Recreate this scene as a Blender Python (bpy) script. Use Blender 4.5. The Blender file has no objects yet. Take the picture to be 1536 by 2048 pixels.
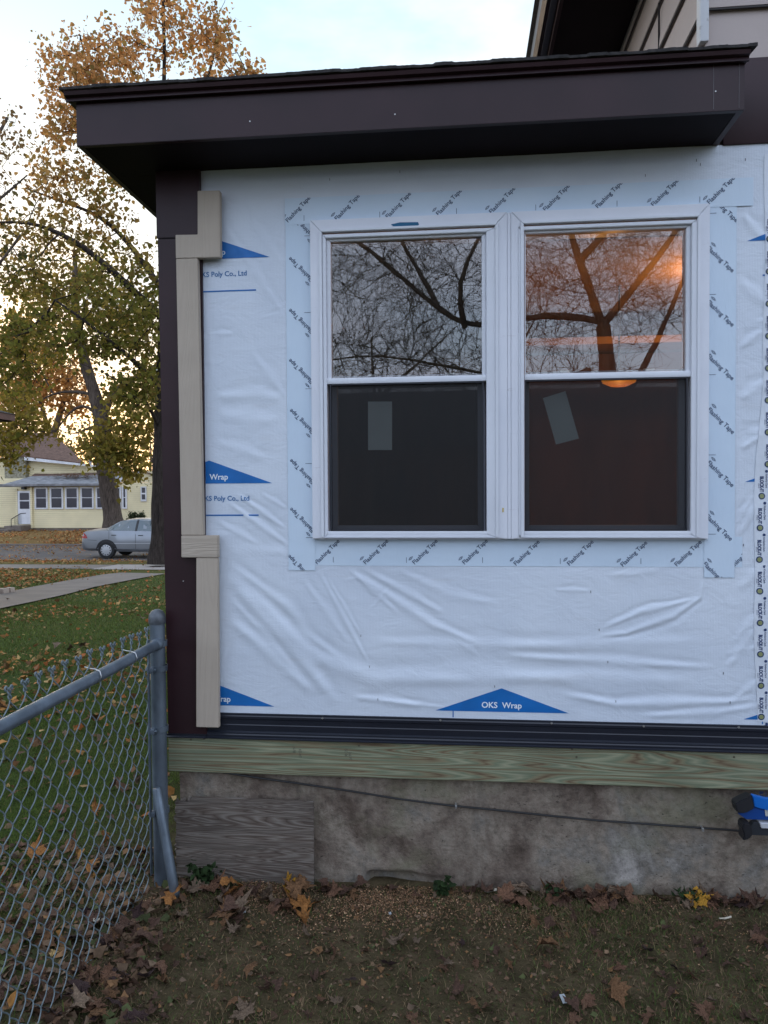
import bpy, bmesh, math, random
import numpy as np
from mathutils import Vector, Matrix
R = math.radians
rng = np.random.default_rng(7)
random.seed(7)
SC = bpy.context.scene
COL = SC.collection

# ------------------------------------------------------------------ camera
cd = bpy.data.cameras.new('camera'); cam = bpy.data.objects.new('camera', cd); COL.objects.link(cam)
cd.sensor_fit = 'VERTICAL'; cd.sensor_height = 36; cd.sensor_width = 27
cd.lens = 1500/2048*36; cd.clip_start = 0.05; cd.clip_end = 2000
CAMR = Matrix.Rotation(R(5.7), 3, 'Z') @ Matrix.Rotation(R(90-1.49), 3, 'X') @ Matrix.Rotation(R(-.34), 3, 'Z')
CAMP = Vector((0, -2.93, 1.56))
M4 = CAMR.to_4x4(); M4.translation = CAMP; cam.matrix_world = M4
SC.camera = cam

# ------------------------------------------------------------------ world and sun
SUN_EL, SUN_AZ = 5.0, -35.0          # azimuth from +Y, negative to the left
w = bpy.data.worlds.new('World'); SC.world = w; w.use_nodes = True
nt = w.node_tree; nt.nodes.clear()
def N(tree, typ, **kw):
    n = tree.nodes.new(typ)
    for k, v in kw.items(): setattr(n, k, v)
    return n
out = N(nt, 'ShaderNodeOutputWorld'); bg = N(nt, 'ShaderNodeBackground'); bg.inputs[1].default_value = 0.1
sky = N(nt, 'ShaderNodeTexSky'); sky.sky_type = 'NISHITA'; sky.sun_disc = False
sky.sun_elevation = R(SUN_EL); sky.sun_rotation = R(SUN_AZ); sky.air_density = 1.2; sky.dust_density = 1.5
geo = N(nt, 'ShaderNodeTexCoord')
mp = N(nt, 'ShaderNodeMapping'); mp.inputs['Scale'].default_value = (1.0, 1.0, 2.6)
mp.inputs['Location'].default_value = (0.3, 0.1, 0.0)
nz = N(nt, 'ShaderNodeTexNoise'); nz.inputs['Scale'].default_value = 2.6; nz.inputs['Detail'].default_value = 7
nz.inputs['Roughness'].default_value = .52
rp = N(nt, 'ShaderNodeValToRGB'); rp.color_ramp.elements[0].position = .43; rp.color_ramp.elements[1].position = .63
sep = N(nt, 'ShaderNodeSeparateXYZ')
# sunset side (+Y) has the bright white cloud, the side behind the camera is clearer and bluer
mrY = N(nt, 'ShaderNodeMapRange'); mrY.inputs[1].default_value = -0.7; mrY.inputs[2].default_value = 0.6
mixc = N(nt, 'ShaderNodeMixRGB'); mixc.inputs[1].default_value = (10.0, 11.0, 13.4, 1); mixc.inputs[2].default_value = (7.3, 7.6, 8.0, 1)
mixb = N(nt, 'ShaderNodeMixRGB'); mixb.inputs[1].default_value = (7.4, 9.0, 12.4, 1); mixb.inputs[2].default_value = (3.6, 5.2, 6.5, 1)
addn = N(nt, 'ShaderNodeMixRGB', blend_type='MIX'); addn.inputs[0].default_value = .15     # nishita share of the clear blue
mixf = N(nt, 'ShaderNodeMixRGB')
warm = N(nt, 'ShaderNodeMixRGB'); warm.inputs[2].default_value = (8.2, 7.6, 5.8, 1)
mrZ = N(nt, 'ShaderNodeMapRange'); mrZ.inputs[1].default_value = 0.0; mrZ.inputs[2].default_value = 0.2
mrZ.inputs[3].default_value = .6; mrZ.inputs[4].default_value = 0.0
mulw = N(nt, 'ShaderNodeMath', operation='MULTIPLY')
skm = N(nt, 'ShaderNodeMixRGB', blend_type='MULTIPLY'); skm.inputs[0].default_value = 1; skm.inputs[2].default_value = (6, 6, 6, 1)
L = nt.links.new
L(geo.outputs['Generated'], mp.inputs[0]); L(mp.outputs[0], nz.inputs[0]); L(nz.outputs[0], rp.inputs[0])
L(geo.outputs['Generated'], sep.inputs[0]); L(sep.outputs[1], mrY.inputs[0]); L(sep.outputs[2], mrZ.inputs[0])
L(mrY.outputs[0], mixc.inputs[0]); L(mrY.outputs[0], mixb.inputs[0])
L(sky.outputs[0], skm.inputs[1]); L(mixb.outputs[0], addn.inputs[1]); L(skm.outputs[0], addn.inputs[2])
L(rp.outputs[0], mixf.inputs[0]); L(addn.outputs[0], mixf.inputs[1]); L(mixc.outputs[0], mixf.inputs[2])
L(mrY.outputs[0], mulw.inputs[0]); L(mrZ.outputs[0], mulw.inputs[1])
L(mulw.outputs[0], warm.inputs[0]); L(mixf.outputs[0], warm.inputs[1]); L(warm.outputs[0], bg.inputs[0])
L(bg.outputs[0], out.inputs[0])

sl = bpy.data.lights.new('sun', 'SUN'); sl.energy = .9; sl.angle = R(12); sl.color = (1, .80, .58)
so = bpy.data.objects.new('sun', sl); COL.objects.link(so)
sd = Vector((math.sin(R(SUN_AZ))*math.cos(R(SUN_EL)), math.cos(R(SUN_AZ))*math.cos(R(SUN_EL)), math.sin(R(SUN_EL))))
so.rotation_euler = sd.to_track_quat('Z', 'Y').to_euler()
SC.view_settings.view_transform = 'Standard'; SC.view_settings.look = 'None'
SC.view_settings.exposure = 0.68; SC.view_settings.gamma = 1
SC.render.engine = 'CYCLES'
SC.cycles.max_bounces = 8; SC.cycles.transparent_max_bounces = 16

# ------------------------------------------------------------------ measuring helpers (photo pixel -> metres)
def ray(px, py): return CAMR @ Vector(((px-768)/1500., -(py-1024)/1500., -1.))
def Wp(px, py, y=0.):
    d = ray(px, py); t = (y-CAMP.y)/d.y; return CAMP + d*t
def P(px, py, dep): return CAMP + ray(px, py)*dep
def Mr(px, py, dep):                 # a point seen mirrored in the wall plane y=0
    p = P(px, py, dep); return Vector((p.x, -p.y, p.z))

# ------------------------------------------------------------------ object helpers
def tag(o, label=None, cat=None, group=None, kind=None):
    if label: o['label'] = label
    if cat: o['category'] = cat
    if group: o['group'] = group
    if kind: o['kind'] = kind
    return o
def thing(name, label, cat, loc=(0, 0, 0), group=None):
    o = bpy.data.objects.new(name, None); COL.objects.link(o); o.location = loc; o.empty_display_size = .1
    return tag(o, label, cat, group)
def mk(name, V, F, mat, parent=None, smooth=False, col=None, fmat=None):
    me = bpy.data.meshes.new(name)
    V = np.asarray(V, dtype=np.float32).reshape(-1, 3)
    if isinstance(F, np.ndarray):
        n, k = F.shape
        me.vertices.add(len(V)); me.vertices.foreach_set('co', V.ravel())
        me.loops.add(n*k); me.loops.foreach_set('vertex_index', F.astype(np.int32).ravel())
        me.polygons.add(n); me.polygons.foreach_set('loop_start', np.arange(0, n*k, k, dtype=np.int32))
        me.polygons.foreach_set('loop_total', np.full(n, k, dtype=np.int32))
        me.update(calc_edges=True)
    else:
        me.from_pydata([tuple(map(float, v)) for v in V], [], F); me.update()
    if col is not None:
        ca = me.color_attributes.new('Col', 'FLOAT_COLOR', 'POINT')
        c4 = np.ones((len(V), 4), dtype=np.float32); c4[:, :3] = col
        ca.data.foreach_set('color', c4.ravel())
    for m in (mat if isinstance(mat, (list, tuple)) else [mat]): me.materials.append(m)
    if fmat is not None: me.polygons.foreach_set('material_index', np.asarray(fmat, dtype=np.int32))
    if smooth: me.polygons.foreach_set('use_smooth', np.ones(len(me.polygons), dtype=bool))
    o = bpy.data.objects.new(name, me); COL.objects.link(o)
    if parent: o.parent = parent; o.matrix_parent_inverse = Matrix.Translation(-parent_loc(parent))
    return o
def parent_loc(p):
    v = Vector(p.location); q = p.parent
    return v
class MB:
    """collects shapes and links them as one mesh"""
    def __init__(s): s.V = []; s.F = []; s.n = 0
    def add(s, V, F):
        s.V.extend([tuple(v) for v in V]); s.F.extend([tuple(i+s.n for i in f) for f in F]); s.n += len(V)
    def box(s, x0, x1, y0, y1, z0, z1, b=0.0):
        if b <= 0:
            V = [(x, y, z) for x in (x0, x1) for y in (y0, y1) for z in (z0, z1)]
            s.add(V, [(0, 1, 3, 2), (4, 6, 7, 5), (0, 4, 5, 1), (2, 3, 7, 6), (0, 2, 6, 4), (1, 5, 7, 3)])
        else:
            bm = bmesh.new(); bmesh.ops.create_cube(bm, size=1)
            for v in bm.verts: v.co = Vector(((x0+x1)/2+v.co.x*(x1-x0), (y0+y1)/2+v.co.y*(y1-y0), (z0+z1)/2+v.co.z*(z1-z0)))
            bmesh.ops.bevel(bm, geom=bm.edges[:], offset=b, segments=2, affect='EDGES', profile=.5)
            s.bm(bm)
        return s
    def bm(s, bm):
        bm.verts.index_update()
        s.add([v.co[:] for v in bm.verts], [[v.index for v in f.verts] for f in bm.faces]); bm.free()
    def prism(s, poly, a0, a1, axis='y'):
        """poly in the plane across axis, extruded a0..a1"""
        n = len(poly)
        f = {'y': lambda p, a: (p[0], a, p[1]), 'x': lambda p, a: (a, p[0], p[1]), 'z': lambda p, a: (p[0], p[1], a)}[axis]
        V = [f(p, a0) for p in poly]+[f(p, a1) for p in poly]
        F = [tuple(range(n))[::-1], tuple(range(n, 2*n))]+[(i, (i+1) % n, n+(i+1) % n, n+i) for i in range(n)]
        s.add(V, F); return s
    def tube(s, pts, r, k=8, cap=True):
        pts = [Vector(p) for p in pts]; n = len(pts)
        rs = r if isinstance(r, (list, tuple)) else [r]*n
        V = []; F = []; up = None
        for i, p in enumerate(pts):
            d = (pts[min(i+1, n-1)]-pts[max(i-1, 0)]).normalized()
            if up is None:
                up = d.orthogonal().normalized()
            else:
                up = (up-d*up.dot(d)); up = up.normalized() if up.length > 1e-6 else d.orthogonal().normalized()
            q = d.cross(up)
            for j in range(k):
                a = 2*math.pi*j/k; V.append(p+(up*math.cos(a)+q*math.sin(a))*rs[i])
        for i in range(n-1):
            for j in range(k):
                F.append((i*k+j, i*k+(j+1) % k, (i+1)*k+(j+1) % k, (i+1)*k+j))
        if cap: F.append(tuple(range(k))[::-1]); F.append(tuple(range((n-1)*k, n*k)))
        s.add(V, F); return s
    def lathe(s, prof, c, k=20, axis='z'):
        V = []; F = []; n = len(prof)
        for (r, h) in prof:
            for j in range(k):
                a = 2*math.pi*j/k
                V.append((c[0]+r*math.cos(a), c[1]+r*math.sin(a), c[2]+h) if axis == 'z' else (c[0]+r*math.cos(a), c[1]+h, c[2]+r*math.sin(a)))
        for i in range(n-1):
            for j in range(k): F.append((i*k+j, i*k+(j+1) % k, (i+1)*k+(j+1) % k, (i+1)*k+j))
        F.append(tuple(range(k))[::-1]); F.append(tuple(range((n-1)*k, n*k)))
        s.add(V, F); return s
    def build(s, name, mat, parent=None, smooth=False):
        o = mk(name, s.V, s.F, mat, parent)
        if smooth: shade(o)
        return o
def shade(o, ang=40):
    me = o.data
    me.polygons.foreach_set('use_smooth', np.ones(len(me.polygons), dtype=bool))
    bm = bmesh.new(); bm.from_mesh(me)
    for e in bm.edges:
        if len(e.link_faces) == 2 and e.calc_face_angle(0) > R(ang): e.smooth = False
    bm.to_mesh(me); bm.free()

# ------------------------------------------------------------------ materials
def mat(name, col=(.5, .5, .5), rough=.6, metal=0, var=0.0, vscale=8, bump=0.0, bscale=60, spec=.5, stretch=(1, 1, 1), col2=None, detail=5):
    m = bpy.data.materials.new(name); m.use_nodes = True; t = m.node_tree; b = t.nodes['Principled BSDF']
    b.inputs['Base Color'].default_value = (*col, 1); b.inputs['Roughness'].default_value = rough
    b.inputs['Metallic'].default_value = metal; b.inputs['Specular IOR Level'].default_value = spec
    co = N(t, 'ShaderNodeTexCoord'); mp = N(t, 'ShaderNodeMapping'); mp.inputs['Scale'].default_value = stretch
    t.links.new(co.outputs['Object'], mp.inputs[0]); m['map'] = mp.name
    if var or col2:
        n = N(t, 'ShaderNodeTexNoise'); n.inputs['Scale'].default_value = vscale; n.inputs['Detail'].default_value = detail
        r = N(t, 'ShaderNodeValToRGB'); r.color_ramp.elements[0].position = .3; r.color_ramp.elements[1].position = .7
        c2 = col2 if col2 else tuple(min(1, c*(1+var)) for c in col)
        c1 = col if col2 else tuple(c*(1-var) for c in col)
        r.color_ramp.elements[0].color = (*c1, 1); r.color_ramp.elements[1].color = (*c2, 1)
        t.links.new(mp.outputs[0], n.inputs[0]); t.links.new(n.outputs[0], r.inputs[0]); t.links.new(r.outputs[0], b.inputs['Base Color'])
    if bump:
        n = N(t, 'ShaderNodeTexNoise'); n.inputs['Scale'].default_value = bscale; n.inputs['Detail'].default_value = 6
        bp = N(t, 'ShaderNodeBump'); bp.inputs['Strength'].default_value = 1; bp.inputs['Distance'].default_value = bump
        t.links.new(mp.outputs[0], n.inputs[0]); t.links.new(n.outputs[0], bp.inputs['Height']); t.links.new(bp.outputs[0], b.inputs['Normal'])
    return m
def ramp(t, src, stops):
    r = N(t, 'ShaderNodeValToRGB'); e = r.color_ramp.elements
    while len(e) < len(stops): e.new(.5)
    for i, (p, c) in enumerate(stops): e[i].position = p; e[i].color = (*c, 1) if len(c) == 3 else c
    t.links.new(src, r.inputs[0]); return r.outputs[0]
def noise(t, vec, scale, detail=5, rough=.5, dist=0):
    n = N(t, 'ShaderNodeTexNoise'); n.inputs['Scale'].default_value = scale; n.inputs['Detail'].default_value = detail
    n.inputs['Roughness'].default_value = rough; n.inputs['Distortion'].default_value = dist
    t.links.new(vec, n.inputs[0]); return n.outputs[0]
def mixrgb(t, fac, a, b, mode='MIX'):
    n = N(t, 'ShaderNodeMixRGB', blend_type=mode)
    for i, v in ((0, fac), (1, a), (2, b)):
        if isinstance(v, (int, float)): n.inputs[i].default_value = v
        elif isinstance(v, tuple): n.inputs[i].default_value = (*v, 1)
        else: t.links.new(v, n.inputs[i])
    return n.outputs[0]
def objvec(t, scale=(1, 1, 1), loc=(0, 0, 0), rot=(0, 0, 0)):
    co = N(t, 'ShaderNodeTexCoord'); mp = N(t, 'ShaderNodeMapping'); mp.inputs['Scale'].default_value = scale
    mp.inputs['Location'].default_value = loc; mp.inputs['Rotation'].default_value = rot
    t.links.new(co.outputs['Object'], mp.inputs[0]); return mp.outputs[0]
def setbump(t, h, dist, prev=None):
    bp = N(t, 'ShaderNodeBump'); bp.inputs['Distance'].default_value = dist; bp.inputs['Strength'].default_value = 1
    t.links.new(h, bp.inputs['Height'])
    if prev is not None: t.links.new(prev, bp.inputs['Normal'])
    t.links.new(bp.outputs[0], t.nodes['Principled BSDF'].inputs['Normal']); return bp.outputs[0]

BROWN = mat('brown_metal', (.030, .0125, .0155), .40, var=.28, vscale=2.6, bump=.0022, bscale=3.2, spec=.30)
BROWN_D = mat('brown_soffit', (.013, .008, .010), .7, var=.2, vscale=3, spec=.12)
SHING = mat('shingle_edge', (.025, .022, .022), .9, var=.5, vscale=40, bump=.004, bscale=60)
WVINYL = mat('white_vinyl', (.68, .70, .75), .38, var=.04, vscale=5, bump=.0003, bscale=20)
INK = mat('navy_ink', (.035, .06, .13), .55)
BLUEINK = mat('blue_ink', (.002, .13, .42), .5, var=.12, vscale=9)
WHITEINK = mat('white_ink', (.75, .8, .85), .5)
FLASH = mat('vinyl_flashing', (.011, .013, .021), .33, var=.15, vscale=4, bump=.0004, bscale=9)
SCREW = mat('screw_metal', (.45, .45, .45), .35, metal=.8)
GALV = mat('galvanised_steel', (.135, .165, .20), .46, metal=.5, var=.3, vscale=14, bump=.0006, bscale=120, stretch=(1, 1, .5))
WIRE = mat('coated_wire', (.14, .175, .19), .45, metal=.1, var=.2, vscale=30)
TIE = mat('tie_wire', (.55, .55, .55), .3, metal=.9)
BLACK = mat('black_rubber', (.012, .012, .015), .5, var=.2, vscale=20, bump=.0005, bscale=90)

def mat_wrap():
    m = bpy.data.materials.new('house_wrap_film'); m.use_nodes = True; t = m.node_tree; b = t.nodes['Principled BSDF']
    v = objvec(t); c = ramp(t, noise(t, v, 2.2, 6), [(.3, (.58, .635, .72)), (.7, (.67, .72, .79))])
    # old stains
    s = ramp(t, noise(t, objvec(t, (1.2, 1, 5)), 3.0, 7, .6, .4), [(.60, (0, 0, 0)), (.80, (1, 1, 1))])
    sf = N(t, 'ShaderNodeMath', operation='MULTIPLY'); sf.inputs[1].default_value = .22; t.links.new(s, sf.inputs[0])
    c = mixrgb(t, sf.outputs[0], c, (.50, .47, .44))
    t.links.new(c, b.inputs['Base Color']); b.inputs['Roughness'].default_value = .42; b.inputs['Specular IOR Level'].default_value = .45
    wv = N(t, 'ShaderNodeTexWave'); wv.bands_direction = 'X'; wv.inputs['Scale'].default_value = 55; wv.inputs['Distortion'].default_value = .3
    t.links.new(v, wv.inputs[0])
    n1 = setbump(t, wv.outputs[0], .00018)
    n2 = setbump(t, noise(t, objvec(t, (1, 1, 1.6), rot=(0, R(35), 0)), 9, 8, .62, 1.2), .0026, n1)
    setbump(t, noise(t, objvec(t, (.35, 1, 1)), 26, 5, .6, 1.5), .0012, n2)
    return m
WRAP = mat_wrap()
def mat_tape():
    m = bpy.data.materials.new('flashing_tape_film'); m.use_nodes = True; t = m.node_tree; b = t.nodes['Principled BSDF']
    c = ramp(t, noise(t, objvec(t), 3, 5), [(.3, (.55, .66, .775)), (.7, (.61, .71, .81))])
    t.links.new(c, b.inputs['Base Color']); b.inputs['Roughness'].default_value = .5
    setbump(t, noise(t, objvec(t, (1, 1, .25)), 22, 4, .6, 1), .0009)
    return m
TAPE = mat_tape()
def mat_casing():
    m = bpy.data.materials.new('white_casing_paint'); m.use_nodes = True; t = m.node_tree; b = t.nodes['Principled BSDF']
    c = ramp(t, noise(t, objvec(t), 4, 5), [(.3, (.66, .68, .74)), (.7, (.73, .74, .79))])
    s = ramp(t, noise(t, objvec(t, (3, 1, 14)), 3.2, 8, .7, .5), [(.63, (0, 0, 0)), (.72, (1, 1, 1))])
    sf = N(t, 'ShaderNodeMath', operation='MULTIPLY'); sf.inputs[1].default_value = .5; t.links.new(s, sf.inputs[0])
    c = mixrgb(t, sf.outputs[0], c, (.34, .30, .30)); t.links.new(c, b.inputs['Base Color']); b.inputs['Roughness'].default_value = .45
    setbump(t, noise(t, objvec(t), 50, 6), .0006); return m
CASING = mat_casing()
def wood(name, stops, along='x', fine=18, wob=.5, rough=.8, bump=.0012, ringscale=1.0, seed=0., freq=15, xst=.55):
    m = bpy.data.materials.new(name); m.use_nodes = True; t = m.node_tree; b = t.nodes['Principled BSDF']
    sc = (xst, 1, fine*.35) if along == 'x' else (fine*.35, 1, .55)
    v = objvec(t, sc, (seed, seed*.7, seed*.3))
    n0 = noise(t, v, .85*ringscale, 2.5, .5, wob)
    mul = N(t, 'ShaderNodeMath', operation='MULTIPLY'); mul.inputs[1].default_value = freq; t.links.new(n0, mul.inputs[0])
    fr = N(t, 'ShaderNodeMath', operation='PINGPONG'); fr.inputs[1].default_value = .5; t.links.new(mul.outputs[0], fr.inputs[0])
    d2 = N(t, 'ShaderNodeMath', operation='MULTIPLY'); d2.inputs[1].default_value = 2; t.links.new(fr.outputs[0], d2.inputs[0])
    fib = noise(t, objvec(t, (1.5, 1, 70) if along == 'x' else (70, 1, 1.5)), 4, 5, .6)
    mixv = N(t, 'ShaderNodeMath', operation='MULTIPLY_ADD'); mixv.inputs[1].default_value = .55; 
    t.links.new(fib, mixv.inputs[0]); 
    d3 = N(t, 'ShaderNodeMath', operation='MULTIPLY'); d3.inputs[1].default_value = .62; t.links.new(d2.outputs[0], d3.inputs[0])
    t.links.new(d3.outputs[0], mixv.inputs[2])
    c = ramp(t, mixv.outputs[0], stops)
    q = .72 if 'beige' not in name else .94
    big = ramp(t, noise(t, objvec(t, (1, 1, 3)), 2.2, 4), [(.3, (q, q, q)), (.7, (1.1, 1.08, 1.05) if q < .9 else (1.02, 1.02, 1.02))])
    c = mixrgb(t, 1.0, c, big, 'MULTIPLY')
    t.links.new(c, b.inputs['Base Color']); b.inputs['Roughness'].default_value = rough; b.inputs['Specular IOR Level'].default_value = .3
    setbump(t, mixv.outputs[0], bump); return m
TREATED = wood('treated_lumber', [(.14, (.06, .036, .022)), (.30, (.155, .11, .066)), (.46, (.235, .21, .128)), (.62, (.155, .185, .12)), (.9, (.30, .30, .20))], fine=22, wob=.55, seed=3.1, freq=24, xst=.34)
PLY = wood('weathered_plywood', [(.15, (.035, .026, .022)), (.38, (.12, .092, .075)), (.62, (.155, .128, .108)), (.85, (.21, .182, .158))], freq=18, fine=24, wob=1.6, ringscale=2.0, bump=.002, seed=8)
BEIGE = wood('beige_fibre_cement', [(.15, (.425, .358, .29)), (.45, (.44, .37, .30)), (.8, (.45, .38, .308))], along='z', fine=26, wob=.6, rough=.7, bump=.0011, ringscale=1.4, seed=5)
BEIGE_H = wood('beige_fibre_cement_across', [(.15, (.425, .358, .29)), (.45, (.44, .37, .30)), (.8, (.45, .38, .308))], fine=30, wob=.8, rough=.7, bump=.0014, ringscale=1.6, seed=2)
def mat_concrete():
    m = bpy.data.materials.new('old_concrete'); m.use_nodes = True; t = m.node_tree; b = t.nodes['Principled BSDF']
    v = objvec(t)
    a = ramp(t, noise(t, v, 2.6, 10, .68, .35), [(.34, (.075, .053, .04)), (.44, (.155, .12, .095)), (.53, (.25, .208, .165)), (.60, (.195, .176, .152)), (.70, (.36, .33, .30))])
    f = ramp(t, noise(t, v, 30, 9, .75), [(.30, (.55, .55, .55)), (.5, (1, 1, 1)), (.72, (1.3, 1.3, 1.3))])
    c = mixrgb(t, 1.0, a, f, 'MULTIPLY')
    g = ramp(t, noise(t, objvec(t, (1, 1, 1.4), (3, 1, 2)), 2.3, 6, .6), [(.52, (0, 0, 0)), (.66, (.55, .55, .55))])
    c = mixrgb(t, g, c, (.15, .15, .085))
    st_ = ramp(t, noise(t, objvec(t, (5, 1, .6), (1, 0, 4)), 1.6, 6, .6), [(.55, (0, 0, 0)), (.68, (.45, .45, .45))])
    c = mixrgb(t, st_, c, (.075, .058, .05))
    pit = ramp(t, noise(t, objvec(t, (1, 1, 2.2)), 55, 3, .5), [(.25, (.25, .25, .25)), (.33, (1, 1, 1))])
    c = mixrgb(t, 1.0, c, pit, 'MULTIPLY')
    t.links.new(c, b.inputs['Base Color']); b.inputs['Roughness'].default_value = .95; b.inputs['Specular IOR Level'].default_value = .2
    n1 = setbump(t, noise(t, v, 7, 10, .68), .022); setbump(t, noise(t, v, 70, 6, .7), .003, n1)
    return m
CONC = mat_concrete()
def mat_vcol(name, rough=.8, trans=.35, gain=1.0, mottle=0.0):
    m = bpy.data.materials.new(name); m.use_nodes = True; t = m.node_tree; b = t.nodes['Principled BSDF']; o = t.nodes['Material Output']
    a = N(t, 'ShaderNodeAttribute', attribute_name='Col'); b.inputs['Roughness'].default_value = rough; b.inputs['Specular IOR Level'].default_value = .25
    src = a.outputs['Color']
    if mottle:
        src = mixrgb(t, 1.0, src, ramp(t, noise(t, objvec(t), 60, 4), [(.3, (1-mottle,)*3), (.7, (1+mottle,)*3)]), 'MULTIPLY')
    t.links.new(src, b.inputs['Base Color'])
    if trans:
        tr = N(t, 'ShaderNodeBsdfTranslucent'); t.links.new(src, tr.inputs[0])
        mx = N(t, 'ShaderNodeMixShader'); mx.inputs[0].default_value = trans
        t.links.new(b.outputs[0], mx.inputs[1]); t.links.new(tr.outputs[0], mx.inputs[2]); t.links.new(mx.outputs[0], o.inputs[0])
    return m
LEAF = mat_vcol('tree_leaves', .7, .58)
GRASS = mat_vcol('grass_blades', .75, .3)
LITTER = mat_vcol('leaf_litter', .85, .12, mottle=.25)
def mat_bark(name, c1, c2, s=1.):
    m = bpy.data.materials.new(name); m.use_nodes = True; t = m.node_tree; b = t.nodes['Principled BSDF']
    n = noise(t, objvec(t, (9*s, 9*s, 1.3*s)), 2.2, 8, .65, .6)
    t.links.new(ramp(t, n, [(.35, c1), (.65, c2)]), b.inputs['Base Color']); b.inputs['Roughness'].default_value = .95
    b.inputs['Specular IOR Level'].default_value = .15
    setbump(t, n, .04); return m
BARK = mat_bark('maple_bark', (.045, .034, .028), (.15, .115, .095))
BARK_D = mat_bark('dark_bark', (.018, .014, .013), (.06, .047, .04))
BARK_R = mat_bark('bare_tree_bark', (.11, .10, .098), (.27, .245, .23))
def glass(name, refl=.15, tint=(.9, .92, .92), rough=0.0):
    m = bpy.data.materials.new(name); m.use_nodes = True; t = m.node_tree; t.nodes.clear()
    o = N(t, 'ShaderNodeOutputMaterial'); g = N(t, 'ShaderNodeBsdfGlossy'); g.inputs['Roughness'].default_value = rough
    tr = N(t, 'ShaderNodeBsdfTransparent'); tr.inputs[0].default_value = (*tint, 1)
    bp = N(t, 'ShaderNodeBump'); bp.inputs['Distance'].default_value = .00015; t.links.new(noise(t, objvec(t), 5, 2), bp.inputs['Height']); t.links.new(bp.outputs[0], g.inputs['Normal'])
    fr = N(t, 'ShaderNodeFresnel'); fr.inputs[0].default_value = 1.5
    ad = N(t, 'ShaderNodeMath', operation='ADD'); ad.inputs[1].default_value = refl-.04; ad.use_clamp = True
    mx = N(t, 'ShaderNodeMixShader'); t.links.new(fr.outputs[0], ad.inputs[0]); t.links.new(ad.outputs[0], mx.inputs[0])
    t.links.new(tr.outputs[0], mx.inputs[1]); t.links.new(g.outputs[0], mx.inputs[2]); t.links.new(mx.outputs[0], o.inputs[0])
    return m
GLASS = glass('double_glazing', .19)
def screenmat():
    m = bpy.data.materials.new('insect_screen_mesh'); m.use_nodes = True; t = m.node_tree; b = t.nodes['Principled BSDF']; o = t.nodes['Material Output']
    b.inputs['Base Color'].default_value = (.004, .0035, .004, 1); b.inputs['Roughness'].default_value = .6
    tr = N(t, 'ShaderNodeBsdfTransparent'); mx = N(t, 'ShaderNodeMixShader'); mx.inputs[0].default_value = .70
    t.links.new(tr.outputs[0], mx.inputs[1]); t.links.new(b.outputs[0], mx.inputs[2]); t.links.new(mx.outputs[0], o.inputs[0]); return m
SCREEN = screenmat()
def emit(name, c, s):
    m = bpy.data.materials.new(name); m.use_nodes = True; b = m.node_tree.nodes['Principled BSDF']
    b.inputs['Base Color'].default_value = (*c, 1); b.inputs['Emission Color'].default_value = (*c, 1); b.inputs['Emission Strength'].default_value = s
    return m

# ------------------------------------------------------------------ terrain
PY = [-200, -2.5, 3, 12, 19, 21.6, 23.2, 23.35, 31.5, 31.65, 33, 42, 60, 400]
PZ = [0, 0, 0, -.45, -.76, -.80, -.86, -.93, -.93, -.85, -.82, -.72, -.6, -.5]
def zg(y): return np.interp(y, PY, PZ)
def grid_lines(segs):
    out = []
    for a, b, st in segs: out.extend(np.arange(a, b-1e-6, st))
    out.append(segs[-1][1]); return np.array(out)
def vnoise(x, y, s, seed=0):
    """cheap smooth noise"""
    r = np.random.default_rng(seed); v = np.zeros_like(x)
    for i in range(9):
        a = r.uniform(0, 2*math.pi); f = s*r.uniform(.5, 1.9); ph = r.uniform(0, 6.28)
        v += np.sin((x*math.cos(a)+y*math.sin(a))*f+ph+1.3*np.sin((x*math.sin(a)-y*math.cos(a))*f*.7+ph*2))
    return v/9
def bumpz(x, y):
    near = np.clip(1-(np.hypot(x+.5, y+.5)-1.8)/1.3, 0, 1)
    return near*(.011*vnoise(x, y, 9, 1)+.007*vnoise(x, y, 30, 2))
def ground_z(x, y): return zg(y)+bumpz(np.asarray(x, float), np.asarray(y, float))
gx = grid_lines([(-300, -60, 24), (-60, -20, 4), (-20, -4, .8), (-4, 2.6, .05), (2.6, 10, .6), (10, 60, 5), (60, 300, 24)])
gy = grid_lines([(-200, -40, 16), (-40, -6, 2), (-6, -3, .3), (-3, 2.7, .05), (2.7, 6, .25), (6, 19, .8), (19, 23.2, .6), (23.2, 23.35, .15), (23.35, 31.5, .8), (31.5, 31.65, .15), (31.65, 60, 1.6), (60, 400, 20)])
GX, GY = np.meshgrid(gx, gy); GZ = zg(GY)+bumpz(GX, GY)
def gridfaces(nr, nc):
    i = np.arange((nr-1)*(nc-1)); r = i//(nc-1); c = i % (nc-1); a = r*nc+c
    return np.stack([a, a+1, a+nc+1, a+nc], 1)
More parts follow.
